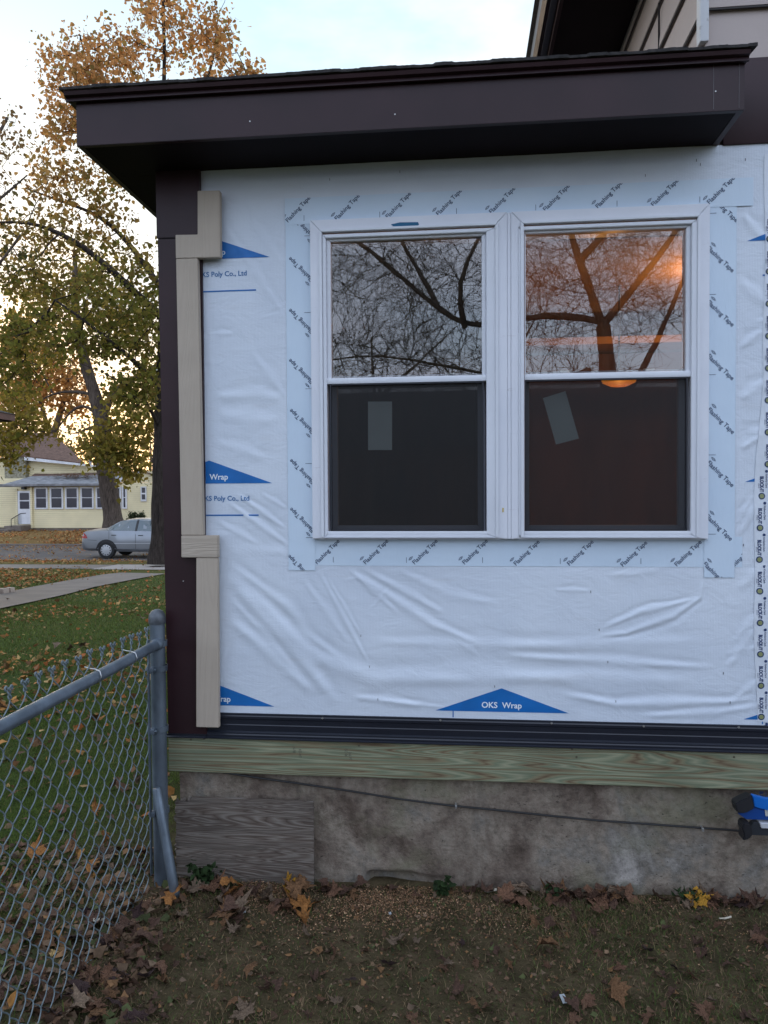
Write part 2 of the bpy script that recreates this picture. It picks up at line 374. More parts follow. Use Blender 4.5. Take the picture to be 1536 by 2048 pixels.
def mat_ground():
    m = bpy.data.materials.new('lawn_soil'); m.use_nodes = True; t = m.node_tree; b = t.nodes['Principled BSDF']
    v = objvec(t); sp = N(t, 'ShaderNodeSeparateXYZ'); t.links.new(v, sp.inputs[0])
    soil = ramp(t, noise(t, v, 7, 9, .65), [(.3, (.042, .028, .018)), (.55, (.10, .068, .042)), (.75, (.175, .12, .075))])
    gr = ramp(t, noise(t, v, 25, 7, .7), [(.3, (.022, .038, .008)), (.6, (.06, .085, .02)), (.8, (.10, .12, .04))])
    lv = ramp(t, noise(t, v, 2.0, 8, .75, .5), [(.52, (0, 0, 0)), (.60, (1, 1, 1))])
    farl = ramp(t, noise(t, v, 9, 6, .8), [(.3, (.13, .075, .03)), (.6, (.27, .155, .06)), (.8, (.36, .24, .11))])
    # bare leafy earth by the house, lawn beyond the fence
    mx = N(t, 'ShaderNodeMapRange'); mx.inputs[1].default_value = -1.9; mx.inputs[2].default_value = -1.2; t.links.new(sp.outputs[0], mx.inputs[0])
    my = N(t, 'ShaderNodeMapRange'); my.inputs[1].default_value = 2.; my.inputs[2].default_value = .5; t.links.new(sp.outputs[1], my.inputs[0])
    mm = N(t, 'ShaderNodeMath', operation='MULTIPLY'); t.links.new(mx.outputs[0], mm.inputs[0]); t.links.new(my.outputs[0], mm.inputs[1])
    mm2 = N(t, 'ShaderNodeMath', operation='MULTIPLY'); t.links.new(mm.outputs[0], mm2.inputs[0]); mm2.inputs[1].default_value = .8
    c = mixrgb(t, mm2.outputs[0], gr, soil)
    # leaf carpet over the verge and the far lawn
    fy = N(t, 'ShaderNodeMapRange'); fy.inputs[1].default_value = 15.; fy.inputs[2].default_value = 30; t.links.new(sp.outputs[1], fy.inputs[0])
    ad = N(t, 'ShaderNodeMath', operation='MULTIPLY_ADD'); ad.inputs[1].default_value = .75; ad.use_clamp = True
    t.links.new(fy.outputs[0], ad.inputs[0]); 
    l2 = N(t, 'ShaderNodeMath', operation='MULTIPLY'); t.links.new(lv, l2.inputs[0]); t.links.new(fy.outputs[0], l2.inputs[1])
    t.links.new(l2.outputs[0], ad.inputs[2])
    c = mixrgb(t, ad.outputs[0], c, farl)
    t.links.new(c, b.inputs['Base Color']); b.inputs['Roughness'].default_value = 1; b.inputs['Specular IOR Level'].default_value = .1
    setbump(t, noise(t, v, 40, 8, .7), .02); return m
GROUND = mat_ground()
tag(mk('ground', np.stack([GX.ravel(), GY.ravel(), GZ.ravel()], 1), gridfaces(len(gy), len(gx)), GROUND, smooth=True), 'leaf strewn lawn and bare earth around the house', 'ground', kind='structure')
def sheet(name, xs, y0f, y1f, off, m, label, cat, n=8):
    V = []; F = []
    for x in xs:
        for k in range(n+1):
            y = y0f(x)+(y1f(x)-y0f(x))*k/n; V.append((x, y, zg(y)+off))
    for i in range(len(xs)-1):
        for k in range(n):
            a = i*(n+1)+k; F.append((a, a+n+1, a+n+2, a+1))
    return tag(mk(name, V, F, m), label, cat, kind='structure')
ASPH = mat('asphalt', (.095, .082, .078), .95, var=.3, vscale=.8, bump=.004, bscale=40)
def leafy(m, amt, c=(.26, .14, .055), sc=3.0):
    t = m.node_tree; b = t.nodes['Principled BSDF']; src = b.inputs['Base Color'].links[0].from_socket
    f = ramp(t, noise(t, objvec(t), sc, 9, .85), [(amt, (0, 0, 0)), (amt+.04, (1, 1, 1))])
    t.links.new(mixrgb(t, f, src, c), b.inputs['Base Color']); return m
leafy(ASPH, .55, (.22, .13, .06))
WALK = leafy(mat('sidewalk_concrete', (.175, .145, .125), .9, var=.18, vscale=1.5, bump=.002, bscale=60), .68)
NEWWALK = mat('new_sidewalk_concrete', (.33, .285, .26), .9, var=.08, vscale=2, bump=.002, bscale=60)
xs = list(np.linspace(-120, 120, 61))
sheet('street', xs, lambda x: 23.36, lambda x: 31.49, .006, ASPH, 'grey asphalt street with leaves drifted across it', 'street')
sheet('sidewalk', xs, lambda x: 19.3, lambda x: 20.8, .014, WALK, 'old grey concrete sidewalk between the lawn and the verge', 'sidewalk')
sheet('sidewalk', list(np.linspace(P(165, 1140, 22.5).x, P(165, 1140, 22.5).x+5.2, 6)), lambda x: 19.0, lambda x: 20.83, .02, NEWWALK, 'pale newer slabs of the sidewalk beyond the corner post', 'sidewalk')
# private walkway from the sidewalk towards the left
def gnd(px, py):
    d = ray(px, py); t = 3.
    for _ in range(60):
        p = CAMP+d*t; e = p.z-float(zg(p.y)); t += e*.9*abs(1/max(-d.z, .02))*.5
    return CAMP+d*t
top = [gnd(*q) for q in [(0, 1190), (60, 1177), (124, 1165), (170, 1157), (205, 1151), (240, 1147)]]
bot = [gnd(*q) for q in [(0, 1220), (66, 1206), (133, 1191), (190, 1176), (266, 1161), (332, 1149)]]
e0 = top[0]-top[1]; e1 = bot[0]-bot[1]
top.insert(0, top[0]+e0*2.2); bot.insert(0, bot[0]+e1*2.6)
V = []; F = []
for a, b_ in zip(top, bot):
    for k in range(5):
        q = a.lerp(b_, k/4); V.append((q.x, q.y, float(zg(q.y))+.028))
for i in range(len(top)-1):
    for k in range(4): a = i*5+k; F.append((a, a+1, a+6, a+5))
tag(mk('walkway', V, F, WALK), 'concrete walkway curving across the lawn to the sidewalk', 'walkway', kind='structure')
# kerb
kb = MB(); kb.box(-120, 120, 23.2, 23.36, -1.2, -.850, 0); kb.box(-120, 120, 31.49, 31.66, -1.2, -.838, 0)
tag(kb.build('kerb', WALK), 'concrete kerbs along both sides of the street', 'kerb', kind='structure')

# ------------------------------------------------------------------ THE HOUSE
house = thing('house', 'house corner under renovation in white printed wrap with dark brown eaves and two white windows', 'house', (0, 0, 0))
XR = 3.6                                        # the wall runs on past the frame
OX0, OX1, OZ0, OZ1 = -.512, .872, 1.398, 2.555  # window opening
wall = MB()
wall.box(-1.18, OX0, .012, .13, .58, 2.84); wall.box(OX1, XR, .012, .13, .58, 2.84)
wall.box(OX0, OX1, .012, .13, .58, OZ0); wall.box(OX0, OX1, .012, .13, OZ1, 2.84)
wall.box(.128, .232, .02, .125, OZ0, OZ1)
PLAIN = mat('wall_sheathing', (.30, .24, .18), .9, var=.15, vscale=4)
wall.build('wall', PLAIN, house)
INT = mat('interior_panelling', (.24, .115, .07), .75, var=.25, vscale=6, stretch=(1, 1, .2))
INTC = mat('interior_ceiling', (.30, .22, .15), .9, var=.1, vscale=5)
rm = MB(); rm.box(-1.16, XR, 3.6, 3.7, .5, 2.95); rm.box(-1.18, -1.10, .13, 3.6, .5, 2.84); rm.box(XR-.1, XR, .13, 3.6, .5, 2.84); rm.box(-1.1, XR-.1, .13, 3.6, .5, .62)
rm.box(.14, .20, .45, 3.6, .62, 2.72)  # unseen partition, added to keep the lamplight out of the left window
rm.build('interior_wall_and_lamp_block', INT, house)
cl = MB(); cl.box(-1.1, XR-.1, .13, 3.6, 2.72, 2.83); cl.build('interior_ceiling', INTC, house)
sd_ = MB(); sd_.box(-1.186, -1.181, .01, 6, .44, 2.84); sd_.box(-1.17, XR, 5.99, 6.02, .44, 2.84); sd_.build('side_wall', BROWN, house)

# wrap height field ---------------------------------------------------------
CR = []          # creases: (points, width, amp)
def crease(pts, wd, am): CR.append(([tuple(Wp(*p).xz) for p in pts], wd, am))
crease([(448, 1127), (635, 1319), (749, 1358), (1000, 1362)], .020, .0075)
crease([(448, 1145), (574, 1284), (679, 1415)], .022, .0085)
crease([(450, 1232), (513, 1284), (635, 1393)], .018, .0065)
crease([(450, 1120), (574, 1214), (609, 1266), (700, 1330)], .013, .005)
crease([(455, 1190), (520, 1260), (600, 1350)], .010, .003)
crease([(635, 1136), (740, 1332)], .006, .0042)
crease([(653, 1153), (722, 1271)], .005, .0034)
crease([(600, 1150), (700, 1290)], .010, .003)
crease([(679, 1127), (866, 1249), (971, 1293)], .011, .0055)
crease([(700, 1140), (800, 1230)], .008, .0035)
crease([(722, 1135), (897, 1232)], .010, .004)
crease([(780, 1132), (900, 1190), (1010, 1210)], .012, .003)
crease([(722, 1284), (1000, 1290), (1180, 1292)], .016, .0035)
crease([(744, 1340), (1000, 1352), (1200, 1360)], .022, .005)
crease([(700, 1392), (760, 1400), (850, 1412)], .010, .005)
crease([(750, 1398), (900, 1416)], .006, .003)
crease([(1198, 1259), (1280, 1225), (1397, 1195)], .007, .0055)
crease([(1205, 1250), (1300, 1212), (1340, 1205)], .006, .003)
crease([(1409, 1140), (1400, 1195), (1347, 1232), (1252, 1266), (1190, 1272)], .008, .006)
crease([(1107, 1179), (1181, 1181)], .006, .003)
crease([(1215, 1152), (1343, 1133)], .010, .004)
crease([(975, 1292), (1355, 1284), (1440, 1280)], .018, .003)
crease([(983, 1309), (1215, 1323), (1446, 1336)], .011, .005)
crease([(960, 1354), (1240, 1358), (1400, 1362)], .020, .004)
crease([(1107, 1384), (1231, 1408), (1459, 1404), (1529, 1392)], .012, .007)
crease([(1270, 1432), (1430, 1425), (1536, 1408)], .010, .005)
crease([(1455, 1338), (1509, 1255)], .012, .005)
crease([(1462, 1290), (1530, 1215)], .012, .004)
crease([(1465, 1400), (1536, 1350)], .010, .004)
crease([(1473, 1075), (1525, 990)], .010, .006); crease([(1473, 1050), (1500, 1000)], .008, .005)
crease([(1475, 700), (1525, 660)], .010, .005); crease([(1478, 800), (1536, 760)], .014, .005)
crease([(1475, 560), (1536, 610)], .015, .004); crease([(1480, 425), (1515, 470), (1545, 480)], .012, .005)
crease([(1478, 900), (1540, 850)], .016, .005); crease([(1475, 1180), (1530, 1130)], .014, .004)
crease([(415, 668), (470, 668)], .007, .003); crease([(420, 795), (520, 790), (575, 800)], .016, .004)
crease([(440, 440), (575, 640)], .010, .0025); crease([(470, 400), (575, 540)], .010, .002); crease([(500, 700), (575, 800)], .012, .003)
crease([(412, 600), (425, 760)], .010, .004); crease([(430, 830), (560, 845)], .022, .004)
crease([(470, 985), (578, 1062)], .007, .0045); crease([(450, 1000), (590, 1100)], .008, .0045); crease([(430, 1040), (520, 1090)], .009, .003)
crease([(520, 985), (578, 1020)], .006, .003); crease([(420, 880), (540, 920)], .014, .003)
crease([(445, 1100), (640, 1108), (900, 1100), (1200, 1104)], .018, .003)
crease([(420, 365), (900, 345), (1500, 320)], .014, .004); crease([(600, 372), (1000, 352)], .008, .002)
for _ in range(45):       # random small puckers
    x = rng.uniform(-1, 1.6); z = rng.uniform(.7, 2.8); a = rng.uniform(-.9, .9) if rng.random() < .7 else rng.uniform(0, 3.1); l = rng.uniform(.05, .22)
    CR.append(([(x, z), (x+l*math.cos(a), z-l*math.sin(a))], rng.uniform(.004, .010), rng.uniform(.0008, .0022)))
for _ in range(26):
    x = rng.uniform(1.03, 1.5); z = rng.uniform(.9, 2.7); a = rng.uniform(-1.2, -.2); l = rng.uniform(.05, .15)
    CR.append(([(x, z), (x+l*math.cos(a), z-l*math.sin(a))], rng.uniform(.006, .012), rng.uniform(.002, .004)))
def wrap_h(x, z):
    x = np.asarray(x, float); z = np.asarray(z, float); h = np.zeros_like(x)
    for pts, wd, am in CR:
        tot = sum(math.hypot(b[0]-a[0], b[1]-a[1]) for a, b in zip(pts, pts[1:])); run = 0
        best = np.full(x.shape, 1e9); tt = np.zeros_like(x); sg = np.zeros_like(x)
        for a, b in zip(pts, pts[1:]):
            dx, dz = b[0]-a[0], b[1]-a[1]; l = math.hypot(dx, dz)
            u = np.clip(((x-a[0])*dx+(z-a[1])*dz)/l**2, 0, 1)
            qx = x-a[0]-u*dx; qz = z-a[1]-u*dz; d = np.hypot(qx, qz)
            m_ = d < best; best = np.where(m_, d, best); tt = np.where(m_, (run+u*l)/tot, tt); sg = np.where(m_, np.sign(dx*qz-dz*qx), sg); run += l
        env = np.clip(np.minimum(tt, 1-tt)*5, 0, 1); env = env*env*(3-2*env)
        s = best*sg/(wd*1.25)*(1+.25*np.sin(tt*9))
        h += am*env*(np.exp(-s*s)-.55*np.exp(-(s-1.6)**2))
    h = h*.66+.0045*vnoise(x, z, 5, 5)+.0009*vnoise(x*1.0, z*2.2, 22, 6)
    # held flat where it is taped or trimmed
    def near(x0, x1, z0, z1, r=.03):
        d = np.hypot(np.maximum(np.maximum(x0-x, x-x1), 0), np.maximum(np.maximum(z0-z, z-z1), 0)); return np.clip(d/r, 0, 1)
    k = np.minimum(near(-.673, -.573, 1.25, 2.72), near(.925, 1.03, 1.23, 2.72)); k = np.minimum(k, near(-.673, 1.085, 2.63, 2.715)); k = np.minimum(k, near(-.67, 1.03, 1.27, 1.39))
    k = np.minimum(k, near(-1.2, -.955, .5, 2.75, .02)*.7+.3)
    return h*(.25+.75*k)
wx = np.arange(-1.05, 1.9+.001, .005); wz = np.arange(.655, 2.8401, .005)
WX, WZ = np.meshgrid(wx, wz); WH = wrap_h(WX, WZ)
V = np.stack([WX.ravel(), (.0-.004-WH).ravel(), WZ.ravel()], 1); F = gridfaces(len(wz), len(wx))
cx = WX.ravel()[F].mean(1); cz = WZ.ravel()[F].mean(1)
F = F[~((cx > OX0-.01) & (cx < OX1+.01) & (cz > OZ0-.01) & (cz < OZ1+.01))]
wrap = mk('house_wrap', V, F, WRAP, house, smooth=True)
def on_wrap(x, z, off): return -.004-wrap_h(x, z)-off

# lettering -----------------------------------------------------------------
_fc = {}
def text_mesh(s, size, bold=0.0, xs=1.0):
    key = (s, size, bold, xs)
    if key in _fc: return _fc[key]
    c = bpy.data.curves.new('t', 'FONT'); c.body = s; c.size = size; c.offset = bold; c.align_x = 'LEFT'; c.resolution_u = 3
    o = bpy.data.objects.new('t', c); me = bpy.data.meshes.new_from_object(o)
    V = np.array([v.co[:2] for v in me.vertices], float); F = [tuple(p.vertices) for p in me.polygons]
    bpy.data.objects.remove(o); bpy.data.curves.remove(c); bpy.data.meshes.remove(me)
    V[:, 0] *= xs; V[:, 0] -= (V[:, 0].min()+V[:, 0].max())/2; V[:, 1] -= size*.32
    _fc[key] = (V, F); return V, F
class Print:
    def __init__(s, offs, clipx=None): s.V = []; s.F = []; s.off = offs; s.items = []; s.cl = clipx
    def new(s):
        if s.V: s.items.append((s.V, s.F)); s.V = []; s.F = []
    def shape(s, V2, F, cx, cz, ang=0, clip=None):
        clip = clip or s.cl
        ca, sa = math.cos(ang), math.sin(ang); V2 = np.asarray(V2, float)
        X = cx+V2[:, 0]*ca-V2[:, 1]*sa; Z = cz+V2[:, 0]*sa+V2[:, 1]*ca
        if clip:
            bm = bmesh.new(); vs = [bm.verts.new((a, 0, b)) for a, b in zip(X, Z)]
            for f in F:
                try: bm.faces.new([vs[i] for i in f])
                except ValueError: pass
            for co, no in (((clip[0], 0, 0), (-1, 0, 0)), ((clip[1], 0, 0), (1, 0, 0)), ((0, 0, clip[2]), (0, 0, -1)), ((0, 0, clip[3]), (0, 0, 1))):
                bmesh.ops.bisect_plane(bm, geom=bm.verts[:]+bm.edges[:]+bm.faces[:], plane_co=co, plane_no=no, clear_outer=True)
            bm.verts.index_update(); X = [v.co.x for v in bm.verts]; Z = [v.co.z for v in bm.verts]; F = [[v.index for v in f.verts] for f in bm.faces]; bm.free()
            if not len(X): return
        n = len(s.V); Y = s.off(np.array(X), np.array(Z))
        s.V.extend(zip(X, Y, Z)); s.F.extend([tuple(i+n for i in f) for f in F])
    def text(s, body, size, cx, cz, ang=0, bold=0, clip=None, xs=1.0):
        V, F = text_mesh(body, size, bold, xs)
        if body == 'Flashing Tape': V = V*(.128/(V[:, 0].max()-V[:, 0].min()))
        s.shape(V, F, cx, cz, ang, clip)
    def grid(s, quad, nu=24, nv=8):
        a, b, c, d = [np.array(q, float) for q in quad]; V = []; F = []
        for j in range(nv+1):
            for i in range(nu+1):
                u, v = i/nu, j/nv; V.append((a*(1-u)+b*u)*(1-v)+(d*(1-u)+c*u)*v)
        for j in range(nv):
            for i in range(nu): k = j*(nu+1)+i; F.append((k, k+1, k+nu+2, k+nu+1))
        s.shape(V, F, 0, 0)
    def bar(s, x0, x1, z0, z1): s.grid([(x0, z0), (x1, z0), (x1, z1), (x0, z1)], 12, 1)
    def build(s, name, m, parent):
        s.new()
        for V, F in s.items: mk(name, V, F, m, parent)
# blue roofs and lines printed on the wrap
CLX = (-1.010, 1.85, .68, 2.83)
pr = Print(lambda x, z: on_wrap(x, z, .0012), CLX); pt = Print(lambda x, z: on_wrap(x, z, .0022), CLX); pb = Print(lambda x, z: on_wrap(x, z, .0014), CLX)
for ax in (-.995, .163, 1.322):
    for z0 in (2.491, 1.600, .705):
        if ax == .163 and z0 > 1: continue
        if ax > 1.3: z0 -= .008
        hw, hh = .257, .092; pr.new(); pt.new(); pb.new()
        pr.grid([(ax-hw, z0), (ax+hw, z0), (ax+.001, z0+hh), (ax-.001, z0+hh)], 60, 20)
        pt.text('OKS  Wrap', .032, ax, z0+.026, bold=.0006)
        if z0 > 1:
            pb.text('OKS Poly Co., Ltd', .0276, ax+.060, z0-.060, bold=.0005)
            pr.bar(ax-.2, ax+.2, z0-.130, z0-.1245)
        else:
            pr.bar(ax-.190, ax-.186, z0-.03, z0)
pr.build('printed_roof_emblem', BLUEINK, wrap); pt.build('printed_lettering', WHITEINK, wrap); pb.build('printed_lettering', mat('mid_blue_ink', (.03, .15, .36), .5), wrap)
# sideways seam print on the right edge
sb = Print(lambda x, z: on_wrap(x, z, .0028)); sr = Print(lambda x, z: on_wrap(x, z, .0016)); sg_ = Print(lambda x, z: on_wrap(x, z, .0036))
NAVY = mat('deep_navy_ink', (.012, .035, .12), .5); OLIVE = mat('olive_ink', (.25, .27, .12), .5)
STRIP = mat('seam_tape_film', (.66, .70, .76), .4, var=.05, vscale=12, bump=.002, bscale=26)
def disc(P_, cx, cz, r, k=20): P_.shape([(r*math.cos(2*math.pi*i/k), r*math.sin(2*math.pi*i/k)) for i in range(k)], [tuple(range(k))], cx, cz)
for k in range(-1, 18):
    zc = Wp(1520, 905).z-.1186*(k-6)+.0
    xo = {6: 1534, 7: 1522, 8: 1519, 9: 1518, 10: 1519, 11: 1520}.get(k, 1533 if k < 6 else min(1520+(k-11)*1.5, 1526))
    xc = Wp(xo, 1000).x
    sb.new(); sg_.new()
    sb.text('BLOCK-IT', .0185, xc, zc, -math.pi/2, bold=.0009, xs=.72)
    sb.text('Kimberly-Clark', .0095, xc+.017, zc+.012, -math.pi/2, bold=.0002, xs=.9)
    sb.text('BRAND', .0055, xc-.0105, zc-.006, -math.pi/2)
    disc(sb, xc+.0005, zc-.044, .0125); 
    disc(sg_, xc+.0005, zc-.044, .0085); disc(sb, xc+.017, zc+.048, .0055)
    V2, F2 = text_mesh('w', .013, .0004); 
wrap2 = Print(lambda x, z: on_wrap(x, z, .0014))
# one transparent-white seam tape strip behind that print, slightly wavy
zz = np.linspace(.69, 2.80, 90); xa = np.interp(-zz, [-2.8, -2.0, -1.7, -1.4, -1.1, -.69], [Wp(1524, 1000).x, Wp(1524, 1000).x, Wp(1511, 1000).x, Wp(1507, 1000).x, Wp(1509, 1000).x, Wp(1516, 1000).x])+.003*np.sin(zz*11)
Vt = []; Ft = []
for i, (z, x) in enumerate(zip(zz, xa)):
    for j in range(6): Vt.append((x+j*.0142, 0, z))
Vt = np.array(Vt); Vt[:, 1] = on_wrap(Vt[:, 0], Vt[:, 2], .0020)
for i in range(len(zz)-1):
    for j in range(5): a = i*6+j; Ft.append((a, a+1, a+7, a+6))
seam = mk('seam_tape', Vt, Ft, STRIP, house, smooth=True)
sb.build('printed_lettering', NAVY, seam); sg_.build('printed_emblem', OLIVE, seam)

# flashing tape around the windows ------------------------------------------
def tape(x0, x1, z0, z1, off, texts, ang, ticks, skew=0.0):
    nx = max(2, int((x1-x0)/.01)); nz_ = max(2, int((z1-z0)/.01))
    X, Z = np.meshgrid(np.linspace(x0, x1, nx), np.linspace(z0, z1, nz_)); Y = on_wrap(X, Z, off)
    o = mk('flashing_tape', np.stack([X.ravel(), Y.ravel(), Z.ravel()], 1), gridfaces(nz_, nx), TAPE, house, smooth=True)
    p = Print(lambda x, z: on_wrap(x, z, off+.0009))
    for (px, py) in texts:
        p.new(); c = Wp(px, py); cl_ = (x0+.0005, x1-.0005, z0+.0005, z1-.0005)
        p.text('Flashing Tape', .0252, c.x, c.z, ang, bold=.00035, clip=cl_)
        # small woven leaf mark above the first letters
        E = []; 
        for q in range(3):
            for sgn in (1, -1):
                pts = []
                for i in range(9):
                    u = i/8; r_ = .0115; y = sgn*(.0042-.0012*q)*math.sin(math.pi*u)
                    pts.append((-.058+(u-.5)*2*r_*(1-.18*q), .0205+y))
                Vq = []; 
                for (a, b_) in pts: Vq += [(a, b_), (a, b_+.0007)]
                E.append((Vq, [(2*i, 2*i+2, 2*i+3, 2*i+1) for i in range(8)]))
        for Vq, Fq in E: p.shape(Vq, Fq, c.x, c.z, ang, cl_)
    for (a, b_, c_, d) in ticks:
        p.new()
        p.shape([(a, c_), (b_, c_), (b_, d), (a, d)], [(0, 1, 2, 3)], 0, 0)
    p.build('printed_lettering', INK, o)
    return o
A45 = math.pi/4
def tv(px, py, l=.022): q = Wp(px, py); return (q.x-.0008, q.x+.0008, q.z-l/2, q.z+l/2)
def th(px, py, l=.03): q = Wp(px, py); return (q.x-l/2, q.x+l/2, q.z-.0008, q.z+.0008)
tape(-.570, 1.056, 1.272, 1.386, .0015, [(655, 1103), (752, 1103), (850, 1103), (950, 1103), (1053, 1105), (1160, 1105), (1267, 1107), (1375, 1106), (1478, 1118)], A45, [tv(667, 1119), tv(813, 1120), tv(965, 1120), tv(1120, 1122), tv(1281, 1122)])
tape(-.674, -.566, 1.253, 2.632, .0032, [(606, 455), (602, 540), (602, 643), (602, 743), (604, 843), (604, 943), (604, 1040), (600, 1134)], A45+math.pi/2, [th(617, 473), th(617, 626), th(619, 778), th(619, 927), th(620, 1075)])
tape(.918, 1.028, 1.233, 2.632, .0032, [(1448, 420), (1440, 520), (1440, 628), (1440, 735), (1441, 842), (1440, 948), (1437, 1055), (1432, 1150)], A45-math.pi/2, [th(1423, 428), th(1422, 590), th(1422, 750), th(1422, 910), th(1422, 1068)])
tape(-.676, 1.086, 2.612, 2.715, .0048, [(597, 420), (695, 416), (797, 412), (898, 406), (1004, 402), (1112, 397), (1217, 391), (1328, 387), (1440, 382)], A45, [tv(609, 438), tv(760, 431), tv(913, 424), tv(1071, 417), tv(1233, 409), tv(1398, 401)])
# staples holding the wrap
STP = mat('dark_staple', (.05, .05, .055), .5, metal=.5)
for px, py in [(722, 1271), (739, 1333), (1198, 1259), (1215, 1323), (1446, 1346), (1231, 1402), (1459, 1404), (989, 1372), (756, 1398), (1486, 1090), (1181, 1183), (1392, 322), (1400, 330), (1290, 352), (1490, 320), (800, 345), (660, 360)]:
    q = Wp(px, py); y = float(on_wrap(q.x, q.z, 0)); st = MB(); st.box(q.x-.0007, q.x+.0007, y-.0022, y+.002, q.z-.0045, q.z+.0045); st.build('staple', STP, wrap)

# windows --------------------------------------------------------------------
def frame_rect(mb, x0, x1, z0, z1, wl, wr, wt, wb, y0, y1, b=.0015):
    """four mitred members"""
    o = [(x0, z0), (x1, z0), (x1, z1), (x0, z1)]; i_ = [(x0+wl, z0+wb), (x1-wr, z0+wb), (x1-wr, z1-wt), (x0+wl, z1-wt)]
    for k in range(4):
        a, c = k, (k+1) % 4; poly = [o[a], o[c], i_[c], i_[a]]
        # tiny gap at the mitre
        cx_ = sum(p[0] for p in poly)/4; cz_ = sum(p[1] for p in poly)/4
        poly = [(p[0]+(cx_-p[0])*.0012*(1 if abs(cx_-p[0]) > .2 else 6), p[1]+(cz_-p[1])*.0012*(1 if abs(cz_-p[1]) > .2 else 6)) for p in poly]
        bm = bmesh.new(); vs = [bm.verts.new((p[0], y, p[1])) for y in (y0, y1) for p in poly]
        bm.faces.new(vs[:4][::-1]); bm.faces.new(vs[4:])
        for j in range(4): bm.faces.new((vs[j], vs[(j+1) % 4], vs[4+(j+1) % 4], vs[4+j]))
        bmesh.ops.recalc_face_normals(bm, faces=bm.faces[:]); bmesh.ops.bevel(bm, geom=bm.edges[:], offset=b, segments=2, affect='EDGES')
        mb.bm(bm)
DARKGAP = mat('dark_joint_and_lap_shade', (.03, .025, .025), .7)  # for the siding joint and the painted shade under the laps
RUST = mat('worn_caulk', (.20, .12, .09), .9, var=.3, vscale=30)
SCRFR = mat('bronze_screen_frame', (.016, .018, .026), .4)
LOCKM = mat('lock_plastic', (.55, .60, .58), .5)
STICK = mat('window_sticker_paper', (.58, .65, .62), .8, var=.05, vscale=9)
def sash_window(cx0, cx1, gx0, gx1, lab, sticker):
    """cx: casing outer edges, gx: upper glass edges"""
    c = MB(); frame_rect(c, cx0, cx1, 1.378, 2.618, .050, .050 if cx1 < .5 else .048, .052, .004, -.034, .012, .0022)
    o = c.build('window', CASING, house, smooth=True); o['label'] = lab
    rb = MB()                                   # raised lip round the casing
    frame_rect(rb, cx0+.036, cx1-.034, 1.384, 2.578, .012, .012, .010, .003, -.0425, -.0345, .0015)
    rb.build('casing_lip', WVINYL, o, smooth=True)
    gp = MB(); frame_rect(gp, cx0+.046, cx1-.044, 1.386, 2.566, .006, .006, .006, .002, -.030, -.006, .0005); gp.build('caulk_line', RUST, o)
    f = MB(); frame_rect(f, gx0-.030, cx1-.044, 1.386, 2.560, .014, cx1-.044-gx1-.016, .014, .012, -.036, .085, .002)
    fr = f.build('window_frame', WVINYL, o, smooth=True)
    u = MB(); frame_rect(u, gx0-.016, gx1+.016, 1.988, 2.547, .016, .016, .010, .020, -.022, .010, .002); u.build('upper_sash', WVINYL, o, smooth=True)
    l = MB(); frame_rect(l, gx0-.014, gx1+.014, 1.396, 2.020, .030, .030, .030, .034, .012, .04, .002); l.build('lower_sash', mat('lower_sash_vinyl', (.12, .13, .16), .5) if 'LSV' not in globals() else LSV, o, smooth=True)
    sr_ = MB(); sr_.box(gx0-.02, gx1+.02, -.030, .0, 1.984, 2.006, .002); sr_.build('meeting_rail', WVINYL, o, smooth=True)
    sf = MB(); frame_rect(sf, gx0-.006, gx1+.006, 1.410, 1.984, .006, .006, .006, .005, -.030, -.016, .0008); sf.build('screen_frame', SCRFR, o)
    sx = MB(); sx.box(gx0-.018, gx1+.018, -.034, .0, 1.392, 1.4095, .002); sx.build('bottom_rail', WVINYL, o, smooth=True)
    mk('glass', [(gx0-.001, -.004, 2.004), (gx1+.001, -.004, 2.004), (gx1+.001, -.004, 2.540), (gx0-.001, -.004, 2.540)], [(0, 1, 2, 3)], GLASS, o)
    mk('glass', [(gx0+.010, .026, 1.425), (gx1-.010, .026, 1.425), (gx1-.010, .026, 1.995), (gx0+.010, .026, 1.995)], [(0, 1, 2, 3)], GLASS, o)
    mk('insect_screen', [(gx0-.002, -.021, 1.413), (gx1+.002, -.021, 1.413), (gx1+.002, -.021, 1.981), (gx0-.002, -.021, 1.981)], [(0, 1, 2, 3)], SCREEN, o)
    for fx in (.25, .78):
        k = MB(); q = gx0+(gx1-gx0)*fx; k.box(q-.033, q+.033, .03, .05, 2.008, 2.016, .002); k.box(q-.012, q+.03, .026, .045, 2.016, 2.026, .002); k.build('sash_lock', LOCKM, o)
    s = MB(); pts = [Wp(p[0], p[1], .020) for p in sticker]
    s.prism([(p.x, p.z) for p in pts], .0225, .0215, 'y'); s.build('sticker', STICK, o)
    return o
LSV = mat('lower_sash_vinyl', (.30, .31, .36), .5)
w1 = sash_window(-.572, .186, -.4935, .090, 'left hand white sash window with scrap of blue tape on its top casing', [(736, 803), (784, 803), (784, 900), (736, 900)])
w2 = sash_window(.199, .925, .2555, .844, 'right hand white sash window with orange lamp glow behind it', [(1086, 796), (1131, 782), (1158, 877), (1112, 889)])
bt = MB(); q = [Wp(*p, -.034) for p in [(782, 449), (800, 445), (836, 444.5), (838, 449), (834, 454), (790, 455)]]; bt.prism([(p.x, p.z) for p in q], -.0358, -.0345, 'y'); bt.build('masking_tape_scrap', mat('blue_masking_tape', (.01, .11, .22), .7), w1)
ml = MB(); ml.box(.1865, .1985, -.0315, .012, 1.380, 2.616, .001); ml.build('window_mullion', CASING, house)
mc = MB(); q = Wp(1006, 1020, -.034); mc.box(q.x-.003, q.x+.003, -.0352, -.0342, q.z-.008, q.z+.008); mc.build('glue_spot', mat('yellow_glue', (.55, .42, .15), .6), w2)

